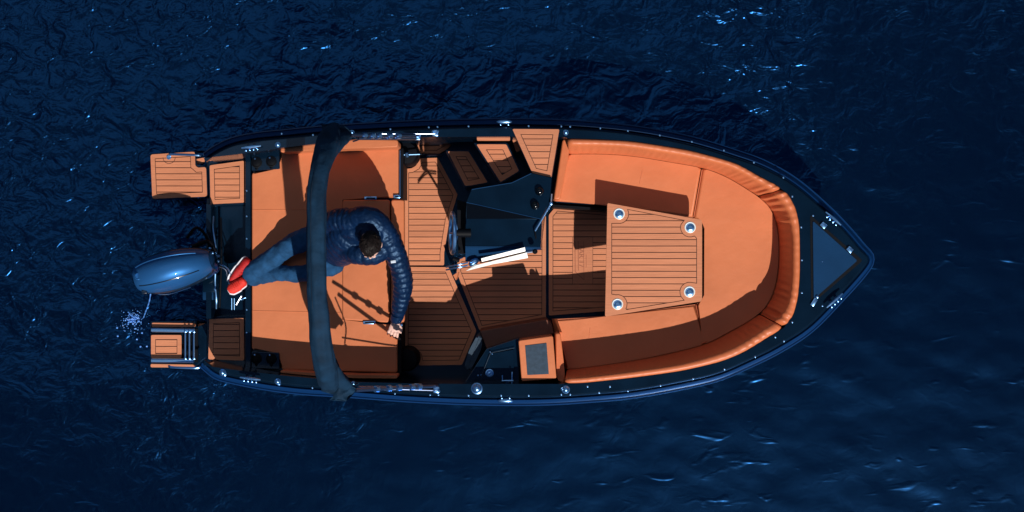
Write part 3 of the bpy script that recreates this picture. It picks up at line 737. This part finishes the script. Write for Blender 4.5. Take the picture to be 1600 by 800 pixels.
wheel_c = W(707, 364, .92)
ax = Vector((-1, 0, .16)).normalized(); e1 = Vector((0, 1, 0)); e2 = ax.cross(e1)
def wp(r, a, o=0): return wheel_c + e1 * math.cos(a) * r + e2 * math.sin(a) * r + ax * o
bm = bmesh.new(); rings = []
for i in range(40):
    a = 2 * math.pi * i / 40; rad_ = e1 * math.cos(a) + e2 * math.sin(a)
    rings.append([bm.verts.new(wheel_c + rad_ * (.155 + .015 * math.cos(b)) + ax * .015 * math.sin(b)) for b in [2 * math.pi * k / 10 for k in range(10)]])
for i in range(40):
    for k in range(10): bm.faces.new([rings[i][k], rings[i][(k + 1) % 10], rings[(i + 1) % 40][(k + 1) % 10], rings[(i + 1) % 40][k]])
wheel = bmobj('steering_wheel', bm, M['chrome'], boat)
for a in (R(90), R(210), R(330)): tubeobj('wheel_spoke', [wheel_c - ax * .04, wp(.15, a)], .010, M['chrome'], None).parent = wheel
tubeobj('wheel_hub', [wheel_c - ax * .14, wheel_c - ax * .02], .034, M['black'], None, seg=16).parent = wheel
tubeobj('wheel_cap', [wheel_c - ax * .045, wheel_c - ax * .01], .022, M['chrome'], None, seg=16).parent = wheel
prism('helm_bulkhead', [(714, 312), (729, 316), (727, 396), (716, 396)], -.01, .62, M['black'], boat)
# throttle lever whose shadow falls on the teak
thr = tubeobj('throttle_lever', [W(722, 402, .70), W(716, 404, .86), W(712, 406, .97)], .010, M['chrome'], boat, curve=8)
tubeobj('throttle_knob', [W(708, 404, .98), W(718, 407, .98)], .016, M['black'], None).parent = thr

# ------------------------------------------------------------------ starboard galley
prism('galley_step', [(750, 517), (855, 499), (862, 505), (866, 522), (811, 531), (760, 545)], -.01, .44, M['brownpad'], boat, bev=.01)
prism('galley_cabinet', [(726, 598), (760, 545), (811, 528), (811, 598)], -.01, .60, M['navy'], boat, bev=.006)
sink = prism('galley_sink', [(752, 594), (766, 553), (803, 546), (803, 593)], .60, .612, M['navy'], boat, fil=.012, bev=.003)
tubeobj('sink_rim', [W(752, 588, .615), W(766.5, 551.5, .615), W(804, 543.5, .615)], .0022, M['navy_mat'], None).parent = sink
for q in ((766, 550), (769, 553)): latheobj('sink_stud', W(*q, .616), [(.007, 0), (.004, .005)], M['chrome'], None, seg=8).parent = sink
latheobj('sink_drain', W(765, 583, .612), [(.032, 0), (.032, .006), (.026, .008), (.022, .004), (.012, .004), (.010, .010), (.003, .012)], M['chrome'], boat, seg=24)
for q in ((747, 586.5), (752, 586)): latheobj('bolt', W(*q, .603), [(.008, 0), (.004, .005)], M['chrome'], boat, seg=8)
fa = tubeobj('tap', [W(784, 595, .66), W(802, 595, .66)], .009, M['chrome'], boat)
tubeobj('tap_valve', [W(785, 586, .66), W(785, 596, .66)], .005, M['chrome'], None).parent = fa
tubeobj('tap_valve', [W(800, 581, .66), W(800, 601, .66)], .006, M['chrome'], None).parent = fa
tubeobj('tap_spout', [W(793, 596, .62), W(793, 601, .66)], .014, M['chrome'], None).parent = fa
P = fillet(ccw(px2([(745, 525), (751, 524), (754, 531), (752, 545), (741, 568), (734, 579), (727, 578), (726, 570), (733, 547)], .50)), .03)
prism2('padded_bolster', P, .0, .50, M['navy_mat'], boat, bev=.02, seg=4, angle=60)
BX = [(810, 532), (864, 524.5), (869.5, 592), (815, 596)]
box_ = prism('orange_locker', BX, -.01, .70, M['leather'], boat, fil=.016, bev=.008, seg=3, angle=60)
prism('locker_mat', [(820.5, 540), (854, 536), (857.5, 584.5), (824, 586)], .69, .704, M['navy_mat'], None, fil=.003).parent = box_

# ------------------------------------------------------------------ table
ZT = .68
tab = thing('table', W(1020, 407, 0), 'four sided teak topped table with a cup holder in each corner, between the bow benches', 'table')
TO = [(950.5, 317.5), (1096, 343.5), (1097, 349), (1097, 467), (1095, 471), (947, 494.5), (945.5, 493), (949, 319)]
CUPS = [(967.3, 334.2), (1078.3, 355.3), (1077.3, 456), (964.8, 475.3)]
def arcpts(cx, cy, r, a0, a1, n=8): return [(cx + r * math.cos(R(a0 + (a1 - a0) * k / n)), cy + r * math.sin(R(a0 + (a1 - a0) * k / n))) for k in range(n + 1)]
INS = arcpts(967.3, 334.2, 14.5, -32, 118) [:]                # port aft holder, from its right side down and round to its left
INS = [(979.5, 326.5), (1070, 343.8)] + arcpts(1078.3, 355.3, 14.5, 215, 62)[1:] + [(1089, 372), (1089, 443)] + arcpts(1077.3, 456, 14.5, -62, -215)[1:] + [(1070, 469.5), (979, 484.2)] + \
      arcpts(964.8, 475.3, 14.5, 30, -100) + [(955.3, 460), (955.3, 348.5)] + arcpts(967.3, 334.2, 14.5, 100, -28)
# keep only a clean ring (arc ends join the straight runs)
tt = teak('table_top', TO, ZT, tab, 374.5, ins=INS, fil=0, thick=.02)
prism('table_core', TO, ZT - .035, ZT - .006, M['navy'], tab)
for x, y in CUPS:
    c = W(x, y, ZT); h = latheobj('cup_holder', c, [(.044, -.002), (.044, .004), (.039, .006), (.034, .002)], M['white_metal'], tab, seg=28)
    latheobj('cup_well', c + Vector((0, 0, .0025)), [(.034, 0), (.030, .001), (.020, .003), (.016, .006), (.002, .006)], M['chrome'], None, seg=28).parent = h
latheobj('pedestal', W(1020, 407, .0), [(.16, 0), (.15, .02), (.05, .05), (.045, ZT - .06), (.12, ZT - .04)], M['steel'], tab, seg=24)

# ------------------------------------------------------------------ outboard motor
ob = thing('outboard_motor', W(272, 422, -.1), 'blue grey outboard engine tilted at the stern, behind the splash well', 'outboard motor')
A0, A1 = W(215.5, 436, .72), W(331, 407, .72); d = (A1 - A0); d.z = 0; Lc = d.length; d.normalize(); sd = Vector((-d.y, d.x, 0))
def cowl(zb, zt, wf, name, m, n=34, seg=40, t0=0., t1=1., pw=2.6):
    bm = bmesh.new(); rings = []
    for i in range(n + 1):
        t = t0 + (t1 - t0) * (.5 - .5 * math.cos(math.pi * i / n))
        w = wf(t); z1 = zb + (zt(t) - zb)
        c = A0 + d * Lc * t; ring = []
        for k in range(seg):
            a = 2 * math.pi * k / seg; ca, sa = math.cos(a), math.sin(a)
            u = math.copysign(abs(ca) ** (2 / pw), ca) * w; v = math.copysign(abs(sa) ** (2 / pw), sa)
            z = zb + (v * (z1 - zb) if v > 0 else v * .10)
            ring.append(bm.verts.new(Vector((c.x + sd.x * u, c.y + sd.y * u, z))))
        rings.append(ring)
    for a, b in zip(rings, rings[1:]):
        for k in range(seg): bm.faces.new([a[k], a[(k + 1) % seg], b[(k + 1) % seg], b[k]])
    bm.faces.new(rings[0][::-1]); bm.faces.new(rings[-1])
    return bmobj(name, bm, m, ob, angle=50)
wf = lambda t: .172 * (max(0, math.sin(math.pi * (.06 + .90 * t ** .95)))) ** .32 * (1 - .12 * t)
zf = lambda t: .72 + .26 * (max(0, math.sin(math.pi * (.05 + .93 * t)))) ** .40
cowl(.66, lambda t: .80 + .0 * t, lambda t: wf(t) * 1.02, 'lower_cowling', M['cowl_dark'])
cowl(.70, zf, lambda t: wf(t) * .93, 'upper_cowling', M['cowl'], pw=2.3)
# two raised ribs and a groove along the cowling
for u0, mm, r_ in ((.70, M['cowl'], .006), (-.52, M['cowl_dark'], .0045)):
    pts = []
    for k in range(22):
        t = .07 + .80 * k / 21; w = wf(t) * .93; uu = u0; z = .70 + (zf(t) - .70) * (1 - abs(uu) ** 2.3) ** (1 / 2.3)
        pts.append(A0 + d * Lc * t + sd * w * uu - Vector((0, 0, .72)) + Vector((0, 0, z + .001)))
    tubeobj('cowling_rib', pts, r_, mm, ob, seg=8)
c = A0 + d * Lc * .10 + sd * .01; c.z = .90
latheobj('cowling_badge', c, [(.028, -.03), (.028, .006), (.022, .009), (.018, .003), (.0, .003)], M['cowl'], ob)
boxobj('cowling_latch', A0 + d * Lc * .09 - sd * .115 + Vector((0, 0, .10)), (.04, .03, .03), M['cowl_dark'], ob, rz=R(14), bev=.005)
boxobj('midsection', W(290, 420, .3), (.20, .14, .8), M['cowl_dark'], ob, rz=R(14), bev=.03)
bm = bmesh.new(); tube(bm, catmull([W(312, 432, .62), W(324, 425, .66), W(333, 418, .62), W(336, 425, .5)], 14), radinterp([.035, .05, .045, .02], 14), 12); bmobj('steering_arm', bm, M['rail'], ob)
tubeobj('fuel_hose', [W(318, 426, .70), W(328, 421, .74), W(338, 424, .66)], .008, M['chrome'], ob, curve=12)
tubeobj('rigging_tube', [W(300, 386, .62), W(325, 378, .60), W(336, 392, .5)], .018, M['black'], ob, curve=14)
tubeobj('rigging_tube', [W(292, 372, .52), W(306, 356, .50), W(320, 366, .46), W(330, 392, .42)], .012, M['black'], ob, curve=16)
tubeobj('anode_bar', [W(236, 457.5, .70), W(262, 460, .66), W(298, 449, .66)], .0025, M['rail'], ob, curve=12)
for q in ((332, 395), (328, 388)): latheobj('bolt', W(*q, .64), [(.010, -.02), (.010, .002), (.004, .006)], M['chrome'], ob, seg=8)

# tell-tale stream and splash
bm = bmesh.new(); st = catmull([W(235.5, 458, .55), W(233, 472, .40), W(228, 486, .15), W(224, 497, -.10)], 26)
tube(bm, st, [.0045 + .002 * math.sin(i * 1.7) for i in range(26)], 8)
o = bmobj('cooling_water_jet', bm, M['drop']); o['label'] = 'thin jet of cooling water falling from the engine cowling'; o['category'] = 'water jet'
bm = bmesh.new()
for i in range(260):
    r_ = abs(random.gauss(0, 1)); a = random.uniform(0, 6.28); x = 210 + 10.5 * r_ * math.cos(a) - 2; y = 499 + 9.5 * r_ * math.sin(a)
    if r_ > 1.1: y += 4
    s_ = random.uniform(.0025, .0078) * (1.0 if r_ < 1.2 else .7)
    sphere(bm, W(x, y, -.10 + random.uniform(0, .03)), s_, random.uniform(.8, 1.5), 1, .6, rot=Matrix.Rotation(random.uniform(0, 3), 3, 'Z'), sub=1)
for x, y in ((184, 525), (219.5, 541.5), (229.5, 541), (214, 530), (183, 512), (222, 520)): sphere(bm, W(x, y, -.095), .010, sub=1)
o = bmobj('splash_droplets', bm, M['drop'], angle=180); o['kind'] = 'stuff'; o['label'] = 'cluster of spray drops on the water where the cooling jet lands'; o['category'] = 'splash'

# ------------------------------------------------------------------ folded bimini
bim = thing('folded_bimini', W(520, 400, .75), 'dark canvas bimini top folded into a hoop across the cockpit', 'bimini')
AR = [(521, 199, 1.00), (514, 216, 1.30), (508, 238, 1.50), (500, 268, 1.64), (495, 305, 1.70), (494.5, 350, 1.73), (494.5, 400, 1.74), (495.5, 450, 1.73), (499, 500, 1.69), (503, 545, 1.58),
      (508, 575, 1.42), (513, 598, 1.20), (516, 607, 1.0)]
P = catmull([W(x, y, z) for x, y, z in AR], 150)
rr = radinterp([(.055, .04), (.080, .06), (.088, .06), (.074, .062), (.070, .064), (.068, .064), (.068, .062), (.068, .062), (.072, .062), (.080, .06), (.086, .058), (.080, .055), (.05, .04)], 150)
def wrinkle(i, a):
    v = noise.noise(Vector((i * .045, math.cos(a) * 1.7, math.sin(a) * 1.7))) * .11 + noise.noise(Vector((i * .16, math.cos(a) * 3, math.sin(a) * 3 + 7))) * .07
    return 1 + v + .07 * (1 - abs(math.sin(2.5 * a + .35 * math.sin(i * .05)))) ** 2 - .02 + .05 * max(0, noise.noise(Vector((i * .09 + a * 1.5, 4, a)))) 
bm = bmesh.new(); tube(bm, P, rr, 44, fn=wrinkle); bmobj('canvas_roll', bm, M['canvas'], bim, angle=80)
def sleeve(pts, rs, nm='canvas_sleeve'):
    bm = bmesh.new(); P_ = catmull([W(*q) for q in pts], 26); tube(bm, P_, radinterp(rs, 26), 20, fn=lambda i, a: wrinkle(i * 4 + 90, a)); return bmobj(nm, bm, M['canvas'], bim, angle=80)
sleeve([(508, 258, 1.50), (518, 236, 1.40), (532, 219, 1.25), (548, 211, 1.10)], [(.045, .03), (.055, .035), (.055, .035), (.025, .02)])
sleeve([(513, 565, 1.40), (524, 585, 1.25), (538, 600, 1.10), (557, 609, 1.0)], [(.05, .03), (.055, .03), (.05, .03), (.018, .015)])
def cloth(name, pts, z, amp):
    P_ = ccw(px2(pts, z)); xs_ = [q[0] for q in P_]; ys_ = [q[1] for q in P_]
    grid = [(x, y) for x in np.arange(min(xs_), max(xs_), .012) for y in np.arange(min(ys_), max(ys_), .012)]
    ed = [(i, (i + 1) % len(P_)) for i in range(len(P_))]
    vo, eo, fo, *_r = delaunay_2d_cdt([Vector(q) for q in P_ + grid], ed, [], 0, 1e-7)
    def ins_(q):
        c = False
        for i in range(len(P_)):
            (x1, y1), (x2, y2) = P_[i - 1], P_[i]
            if (y1 > q[1]) != (y2 > q[1]) and q[0] < (x2 - x1) * (q[1] - y1) / (y2 - y1) + x1: c = not c
        return c
    cx, cy = sum(xs_) / len(xs_), sum(ys_) / len(ys_); bm = bmesh.new()
    V = [bm.verts.new((q[0], q[1], z + amp * (1 - abs(noise.noise(Vector((q[0] * 9 + q[1] * 7, q[0] * 4 - q[1] * 12, 2)))) * 2.2) - .8 * ((q[0] - cx) ** 2 + (q[1] - cy) ** 2) / .02 * amp)) for q in vo]
    for f in fo:
        if ins_((sum(vo[i][0] for i in f) / 3, sum(vo[i][1] for i in f) / 3)): bm.faces.new([V[i] for i in f])
    for v in [v for v in bm.verts if not v.link_faces]: bm.verts.remove(v)
    o = bmobj(name, bm, M['canvas'], bim, angle=180); sd_ = o.modifiers.new('thickness', 'SOLIDIFY'); sd_.thickness = .006; return o
cloth('canvas_flap', [(523, 560), (532, 577), (545, 590), (549, 602), (558, 609), (541, 627), (514, 626), (522, 617), (501, 612), (504, 590)], 1.06, .035)
cloth('canvas_flap', [(502, 194), (538, 195), (549, 206), (551, 216), (537, 220), (520, 240), (505, 214)], 1.10, .03)
tubeobj('seam_cord', [q + Vector((-.03, 0, .061)) for q in P[22:128:3]], .003, M['cowl_dark'], bim, seg=6)
for s_ in (1, -1):
    Y = (lambda y: y) if s_ > 0 else None
    if s_ > 0: main = [(655, 212, .78), (600, 212.5, 1.02), (548, 211, 1.25)]; main2 = [(652, 216, .77), (610, 216, .95), (560, 216, 1.12)]; fit = [(577, 216), (587, 216), (591, 215.5), (596, 215), (603, 211)]; hg = (652, 214); hg2 = (680, 208)
    else: main = [(683, 603, .78), (636, 605, 1.06), (556, 610, 1.38)]; main2 = [(650, 603, .80), (625, 606, .95), (560, 606, 1.25)]; fit = [(577, 611), (584, 611), (599, 611), (612, 611), (637, 611)]; hg = (651, 604); hg2 = (682, 609)
    tubeobj('bimini_pole', [W(*q) for q in main], .013, M['pole'], bim, seg=10); tubeobj('bimini_pole', [W(*q) for q in main2], .014, M['pole'], bim, seg=10)
    tubeobj('bimini_brace', [W(hg2[0], hg2[1] + 1, .79), W(620, 608 if s_ < 0 else 209, .82), W(552, 611.5 if s_ < 0 else 209.5, .90)], .006, M['pole'], bim)
    MP = [W(*q) for q in main]
    for t_ in (.30, .42, .58, .68, .80):
        q = MP[0].lerp(MP[1], t_ * 2) if t_ < .5 else MP[1].lerp(MP[2], t_ * 2 - 1); dv = (MP[2] - MP[0]).normalized() * .016
        tubeobj('pole_clamp', [q - dv, q + dv], .024, M['chrome'], bim, seg=12)
    for x, y in (hg, hg2):
        h = boxobj('deck_hinge', W(x, y, .772), (.05, .05, .036), M['chrome'], bim, bev=.008)
        for k in (-.018, .02): latheobj('hinge_bolt', W(x, y, .79) + Vector((k, .012 * s_, 0)), [(.010, -.01), (.010, .01), (.004, .016)], M['chrome'], None, seg=10).parent = h
    tubeobj('brace_strap', [W(553, 602 if s_ < 0 else 214, 1.2), W(560, 599 if s_ < 0 else 218, .95), W(552, 599 if s_ < 0 else 221, .78)], .006, M['canvas'], bim, curve=10)

# ------------------------------------------------------------------ person
per = thing('person', W(530, 390, .43), 'dark haired person in navy quilted jacket, jeans and red shoes lounging on the aft cushions', 'person')
def remesh(name, bm, m, voxel, parent, smooth_it=2, disp=None):
    me = bpy.data.meshes.new(name); bmesh.ops.recalc_face_normals(bm, faces=bm.faces); bm.to_mesh(me); bm.free()
    o = bpy.data.objects.new(name, me); C.objects.link(o)
    md = o.modifiers.new('r', 'REMESH'); md.mode = 'VOXEL'; md.voxel_size = voxel
    if smooth_it: s_ = o.modifiers.new('s', 'SMOOTH'); s_.iterations = smooth_it; s_.factor = .5
    dg = bpy.context.evaluated_depsgraph_get(); nm = bpy.data.meshes.new_from_object(o.evaluated_get(dg)); bpy.data.objects.remove(o)
    if disp:
        nrmv = [v.normal.copy() for v in nm.vertices]
        for v, n_ in zip(nm.vertices, nrmv): v.co += n_ * disp(v.co)
    return link(name, nm, m, parent, angle=180)
def limb(bm, pts, rs, n=40, seg=24, fn=None, up=Vector((0, 0, 1))):
    P_ = catmull([W(*q) for q in pts], n); tube(bm, P_, radinterp(rs, n), seg, fn=fn, up=up)
    for e_, r_ in ((0, rs[0]), (-1, rs[-1])):
        r_ = r_ if isinstance(r_, tuple) else (r_, r_); sphere(bm, P_[e_], (r_[0] + r_[1]) / 2 * .97, sub=3)

HEAD = W(579, 383, 1.14)
hrot = Matrix.Rotation(R(-4), 3, 'Z') @ Matrix.Rotation(R(18), 3, 'X')     # looks towards -y and down
def hp(x, y, z): return HEAD + hrot @ Vector((x, y, z))
LEG_R = [(523, 374, .54), (490, 371, .60), (458, 382, .58), (428, 401, .52), (402, 421, .49), (392, 428, .48)]
LEG_L = [(520, 412, .53), (488, 424, .56), (462, 428, .54), (430, 427, .49), (405, 432, .47), (396, 436, .46)]
ARM_L = [(601, 362, .97), (616, 392, .88), (627, 425, .76), (629, 452, .66), (624, 480, .56), (620, 498, .50)]
ARM_R = [(551, 345, .97), (530, 344, .90), (511, 353, .80), (500, 372, .70), (496, 392, .64)]
TORSO = [(522, 390, .54), (533, 382, .68), (549, 371, .82), (566, 362, .93), (573, 360, 1.0)]
# body (continuous skin)
bm = bmesh.new()
limb(bm, LEG_R, [.075, .07, .055, .05, .04, .034]); limb(bm, LEG_L, [.075, .07, .055, .05, .04, .034])
limb(bm, TORSO, [(.11, .10), (.11, .10), (.11, .10), (.11, .09), (.07, .06)]); limb(bm, ARM_L, [.05, .045, .038, .036, .03, .026]); limb(bm, ARM_R, [.05, .045, .038, .036, .03])
tube(bm, catmull([W(574, 362, .98), W(577, 371, 1.05), hp(0, .01, -.04)], 12), .055, 16)
sphere(bm, HEAD, 1, .074, .094, .108, rot=hrot, sub=3)
sphere(bm, hp(0, -.045, -.045), 1, .058, .058, .068, rot=hrot, sub=3)                 # jaw and cheeks
sphere(bm, hp(0, -.098, -.018), 1, .013, .018, .026, rot=hrot, sub=2)                # nose
sphere(bm, hp(0, -.092, -.064), 1, .024, .010, .007, rot=hrot, sub=2)                # lips
for s_ in (1, -1): sphere(bm, hp(.077 * s_, .004, -.012), 1, .012, .024, .034, rot=hrot, sub=2); sphere(bm, hp(.028 * s_, -.083, .016), 1, .018, .012, .007, rot=hrot, sub=2)
# left hand, resting flat on the cushion edge, five fingers
hb = W(618.5, 504.5, .488); hd = (W(612.5, 527, .46) - hb).normalized(); hs = Vector((-hd.y, hd.x, 0)).normalized()
tube(bm, [hb - hd * .02, hb + hd * .02, hb + hd * .055, hb + hd * .075], [(.028, .02), (.040, .018), (.046, .016), (.042, .013)], 16)
for k, (o_, L_, sp_) in enumerate(((-.034, .046, -.16), (-.012, .056, -.05), (.012, .058, .05), (.034, .050, .15))):
    b0 = hb + hd * .066 + hs * o_; dd = (hd + hs * sp_).normalized()
    tube(bm, catmull([b0, b0 + dd * L_ * .4 + Vector((0, 0, .010)), b0 + dd * L_ * .75 + Vector((0, 0, .004)), b0 + dd * L_ + Vector((0, 0, -.010))], 10), radinterp([.0118, .0115, .0105, .0080], 10), 8)
t0 = hb + hd * .012 + hs * .03
tube(bm, catmull([t0, t0 + hs * .022 + hd * .02, t0 + hs * .030 + hd * .048, t0 + hs * .028 + hd * .062], 10), radinterp([.014, .012, .010, .007], 10), 8)
# right hand on the thigh
hb2 = W(496, 393, .635); h2 = (W(486, 408, .63) - hb2).normalized(); s2 = Vector((-h2.y, h2.x, 0))
tube(bm, [hb2 - h2 * .02, hb2 + h2 * .03, hb2 + h2 * .07], [(.026, .02), (.040, .018), (.036, .013)], 14)
for o_, L_ in ((-.030, .052), (-.010, .066), (.010, .07), (.030, .058)):
    b0 = hb2 + h2 * .062 + s2 * o_; tube(bm, [b0, b0 + h2 * L_ * .5 + Vector((0, 0, .004)), b0 + h2 * L_ - Vector((0, 0, .018))], [.0098, .009, .0065], 8)
b0 = hb2 - s2 * .03 + h2 * .01; tube(bm, [b0, b0 - s2 * .025 + h2 * .025, b0 - s2 * .028 + h2 * .055], [.013, .011, .007], 8)
body = remesh('body', bm, M['skin'], .0042, per, 1)

# quilted jacket
def quilt(nr, amp):
    def f(i, a, N_=70):
        return 1 + amp * (abs(math.sin(math.pi * i / N_ * nr)) ** .6 - .6) + .035 * noise.noise(Vector((i * .13, math.cos(a) * 2, math.sin(a) * 2)))
    return f
bm = bmesh.new()
limb(bm, ARM_L, [.090, .082, .078, .078, .066, .048], n=110, seg=32, fn=lambda i, a: quilt(17, .12)(i, a, 110))
limb(bm, ARM_R, [.092, .090, .086, .080, .066], n=90, seg=32, fn=lambda i, a: quilt(13, .13)(i, a, 90))
tp = [(522, 391, .50), (531, 385, .62), (545, 375, .75), (560, 364, .88), (571, 358, .97), (576, 358, 1.01)]
limb(bm, tp, [(.165, .135), (.175, .150), (.190, .165), (.195, .150), (.160, .105), (.09, .075)], n=110, seg=40, fn=lambda i, a: quilt(11, .05)(i, a, 110), up=Vector((.3, 1, 0)))
limb(bm, [(551, 347, .95), (563, 341, 1.0), (582, 344, 1.02), (600, 360, .97)], [.085, .095, .095, .09], n=40)      # shoulder yoke
limb(bm, [(540, 392, .80), (560, 396, .88), (585, 396, .90), (602, 384, .90)], [.075, .085, .085, .08], n=60, fn=lambda i, a: quilt(8, .08)(i, a, 60))   # chest, leaning forward
# collar
cc = W(577, 368, 1.04); col = [cc + Vector((math.cos(a) * .085, math.sin(a) * .07, .012 * math.sin(a))) for a in [R(k) for k in range(-30, 211, 12)]]
tube(bm, col, (.020, .035), 12)
def jd(co): return .004 * noise.noise(co * 16) + .003 * noise.noise(co * 45 + Vector((3, 1, 9)))
jacket = remesh('jacket', bm, M['jacket'], .0062, per, 1, jd)
boxobj('label_patch', W(614.5, 409, .93), (.038, .020, .004), M['label'], None, rz=R(8), rx=R(-5), bev=.001).parent = jacket
# sleeve cuff
bm = bmesh.new(); cu = [W(621, 491, .53), W(619.5, 497, .51), W(618.5, 501, .495)]; tube(bm, cu, [.052, .050, .045], 22); bmobj('cuff', bm, M['jacket'], None).parent = jacket
latheobj('wristwatch', W(627.5, 507.5, .50), [(.010, -.01), (.010, .008), (.004, .012)], M['chrome'], per, seg=10)
# pocket edge and belt tag
boxobj('belt_tag', W(522, 393.5, .72), (.022, .012, .004), M['label'], None, rz=R(30)).parent = jacket

# jeans
bm = bmesh.new()
fold = lambda i, a: 1 + .07 * noise.noise(Vector((i * .16, math.cos(a) * 1.2, math.sin(a) * 1.2))) + .04 * noise.noise(Vector((i * .5 + a, 3, 1)))
limb(bm, LEG_R, [.105, .100, .088, .078, .080, .076], n=60, seg=28, fn=fold)
limb(bm, LEG_L, [.098, .076, .068, .062, .066, .066], n=60, seg=28, fn=lambda i, a: fold(i + 90, a))
sphere(bm, W(522, 391, .53), 1, .13, .15, .12, sub=3)
def dd_(co):
    q = Vector((co.x * 9 + co.y * 12, co.y * 7 - co.x * 3, co.z * 8)); v = noise.noise(q); r_ = (1 - abs(v)) ** 3
    return .012 * r_ * (noise.noise(co * 4) + .5) - .004 + .004 * noise.noise(co * 26)
remesh('jeans', bm, M['denim'], .0072, per, 2, dd_)

# hair
bm = bmesh.new(); bmesh.ops.create_icosphere(bm, subdivisions=5, radius=1)
for v in list(bm.verts):
    q = v.co.copy()
    ang = math.atan2(q.x, -q.y); rid = noise.noise(Vector((q.x * 11, q.y * 2.6 + 2, q.z * 3))) * .05 + noise.noise(Vector((q.x * 26 + q.y * 4, q.y * 3, q.z * 5))) * .035
    s_ = 1 + rid + .05 * noise.noise(q * 2.5)
    v.co = Vector((q.x * .0815, q.y * .104 + .004, q.z * .116 + .004)) * s_
bmesh.ops.delete(bm, geom=[v for v in bm.verts if (v.co.y < -.040 and v.co.z < .086) or v.co.z < -.055 or (abs(v.co.x) > .05 and v.co.z < -.005 and v.co.y < .02)], context='VERTS')
for v in bm.verts: v.co = HEAD + hrot @ v.co
geo = bmesh.ops.extrude_face_region(bm, geom=list(bm.faces)); vv = [e for e in geo['geom'] if isinstance(e, bmesh.types.BMVert)]
for v in vv: v.co = HEAD + (v.co - HEAD) * .93
hair = bmobj('hair', bm, M['hair'], per, angle=180)
# loose tufts so that the outline is not smooth
bm = bmesh.new()
for k in range(260):
    th = random.uniform(-math.pi, math.pi); ph = random.uniform(.05, 1.45); q = Vector((math.sin(ph) * math.cos(th), math.sin(ph) * math.sin(th), math.cos(ph)))
    p0 = Vector((q.x * .080, q.y * .103 + .004, q.z * .114 + .004))
    if p0.y < -.012 and p0.z < .100: continue
    flow = Vector((q.x * .4 + random.gauss(0, .25), -.8 + random.gauss(0, .3), -.2)); flow -= q * flow.dot(q); flow.normalize()
    L_ = random.uniform(.018, .034)
    pts = [HEAD + hrot @ (p0 * 1.0), HEAD + hrot @ (p0 * 1.02 + flow * L_ * .5), HEAD + hrot @ (p0 * 1.015 + flow * L_)]
    tube(bm, pts, [.0022, .0025, .0006], 5)
o = bmobj('hair_tuft', bm, M['hair'], None, angle=180); o.parent = hair; o['kind'] = 'stuff'

# shoes
def shoe(p_heel, p_toe, upn, m, lab):
    a = Vector(p_heel); b = Vector(p_toe); dv = (b - a); L_ = dv.length; dv.normalize(); upn = (upn - dv * upn.dot(dv)).normalized()
    bm = bmesh.new(); n = 22; P_ = []; rs = []
    for i in range(n):
        t = i / (n - 1); P_.append(a + dv * L_ * t + upn * (.030 - .012 * t)); w = .036 + .012 * math.sin(math.pi * min(1, t * .95)) * (1 if t > .4 else .6); e = min(1, (t * 7 + .35), ((1 - t) * 4.5 + .30))
        rs.append((w * e ** .5, (.046 - .020 * t) * e ** .5))
    tube(bm, P_, rs, 22, up=upn); o = bmobj('shoe', bm, m, per, angle=70); o['label'] = lab
    bm = bmesh.new(); P2 = [q - upn * (.034 - .0 * i) for i, q in enumerate(P_)]; tube(bm, P2, [((r_[0] * 1.02), .011) for r_ in rs], 22, up=upn); s_ = bmobj('sole', bm, M['white'], None, angle=60); s_.parent = o
    for k in range(4):
        t = .40 + k * .1; c_ = a + dv * L_ * t + upn * (.030 - .012 * t + .046 - .020 * t); sdv = dv.cross(upn); tubeobj('lace', [c_ - sdv * .018, c_ + upn * .003, c_ + sdv * .018], .003, m, None).parent = o
    return o
shoe(W(386, 402, .47), W(359, 442, .47), Vector((.62, -.50, .60)), M['red'], 'dark red shoe on its side showing its white sole edge')
shoe(W(384, 440, .47), W(357, 456, .52), Vector((.1, .35, 1)), M['coral'], 'bright coral red shoe, toe towards the engine')
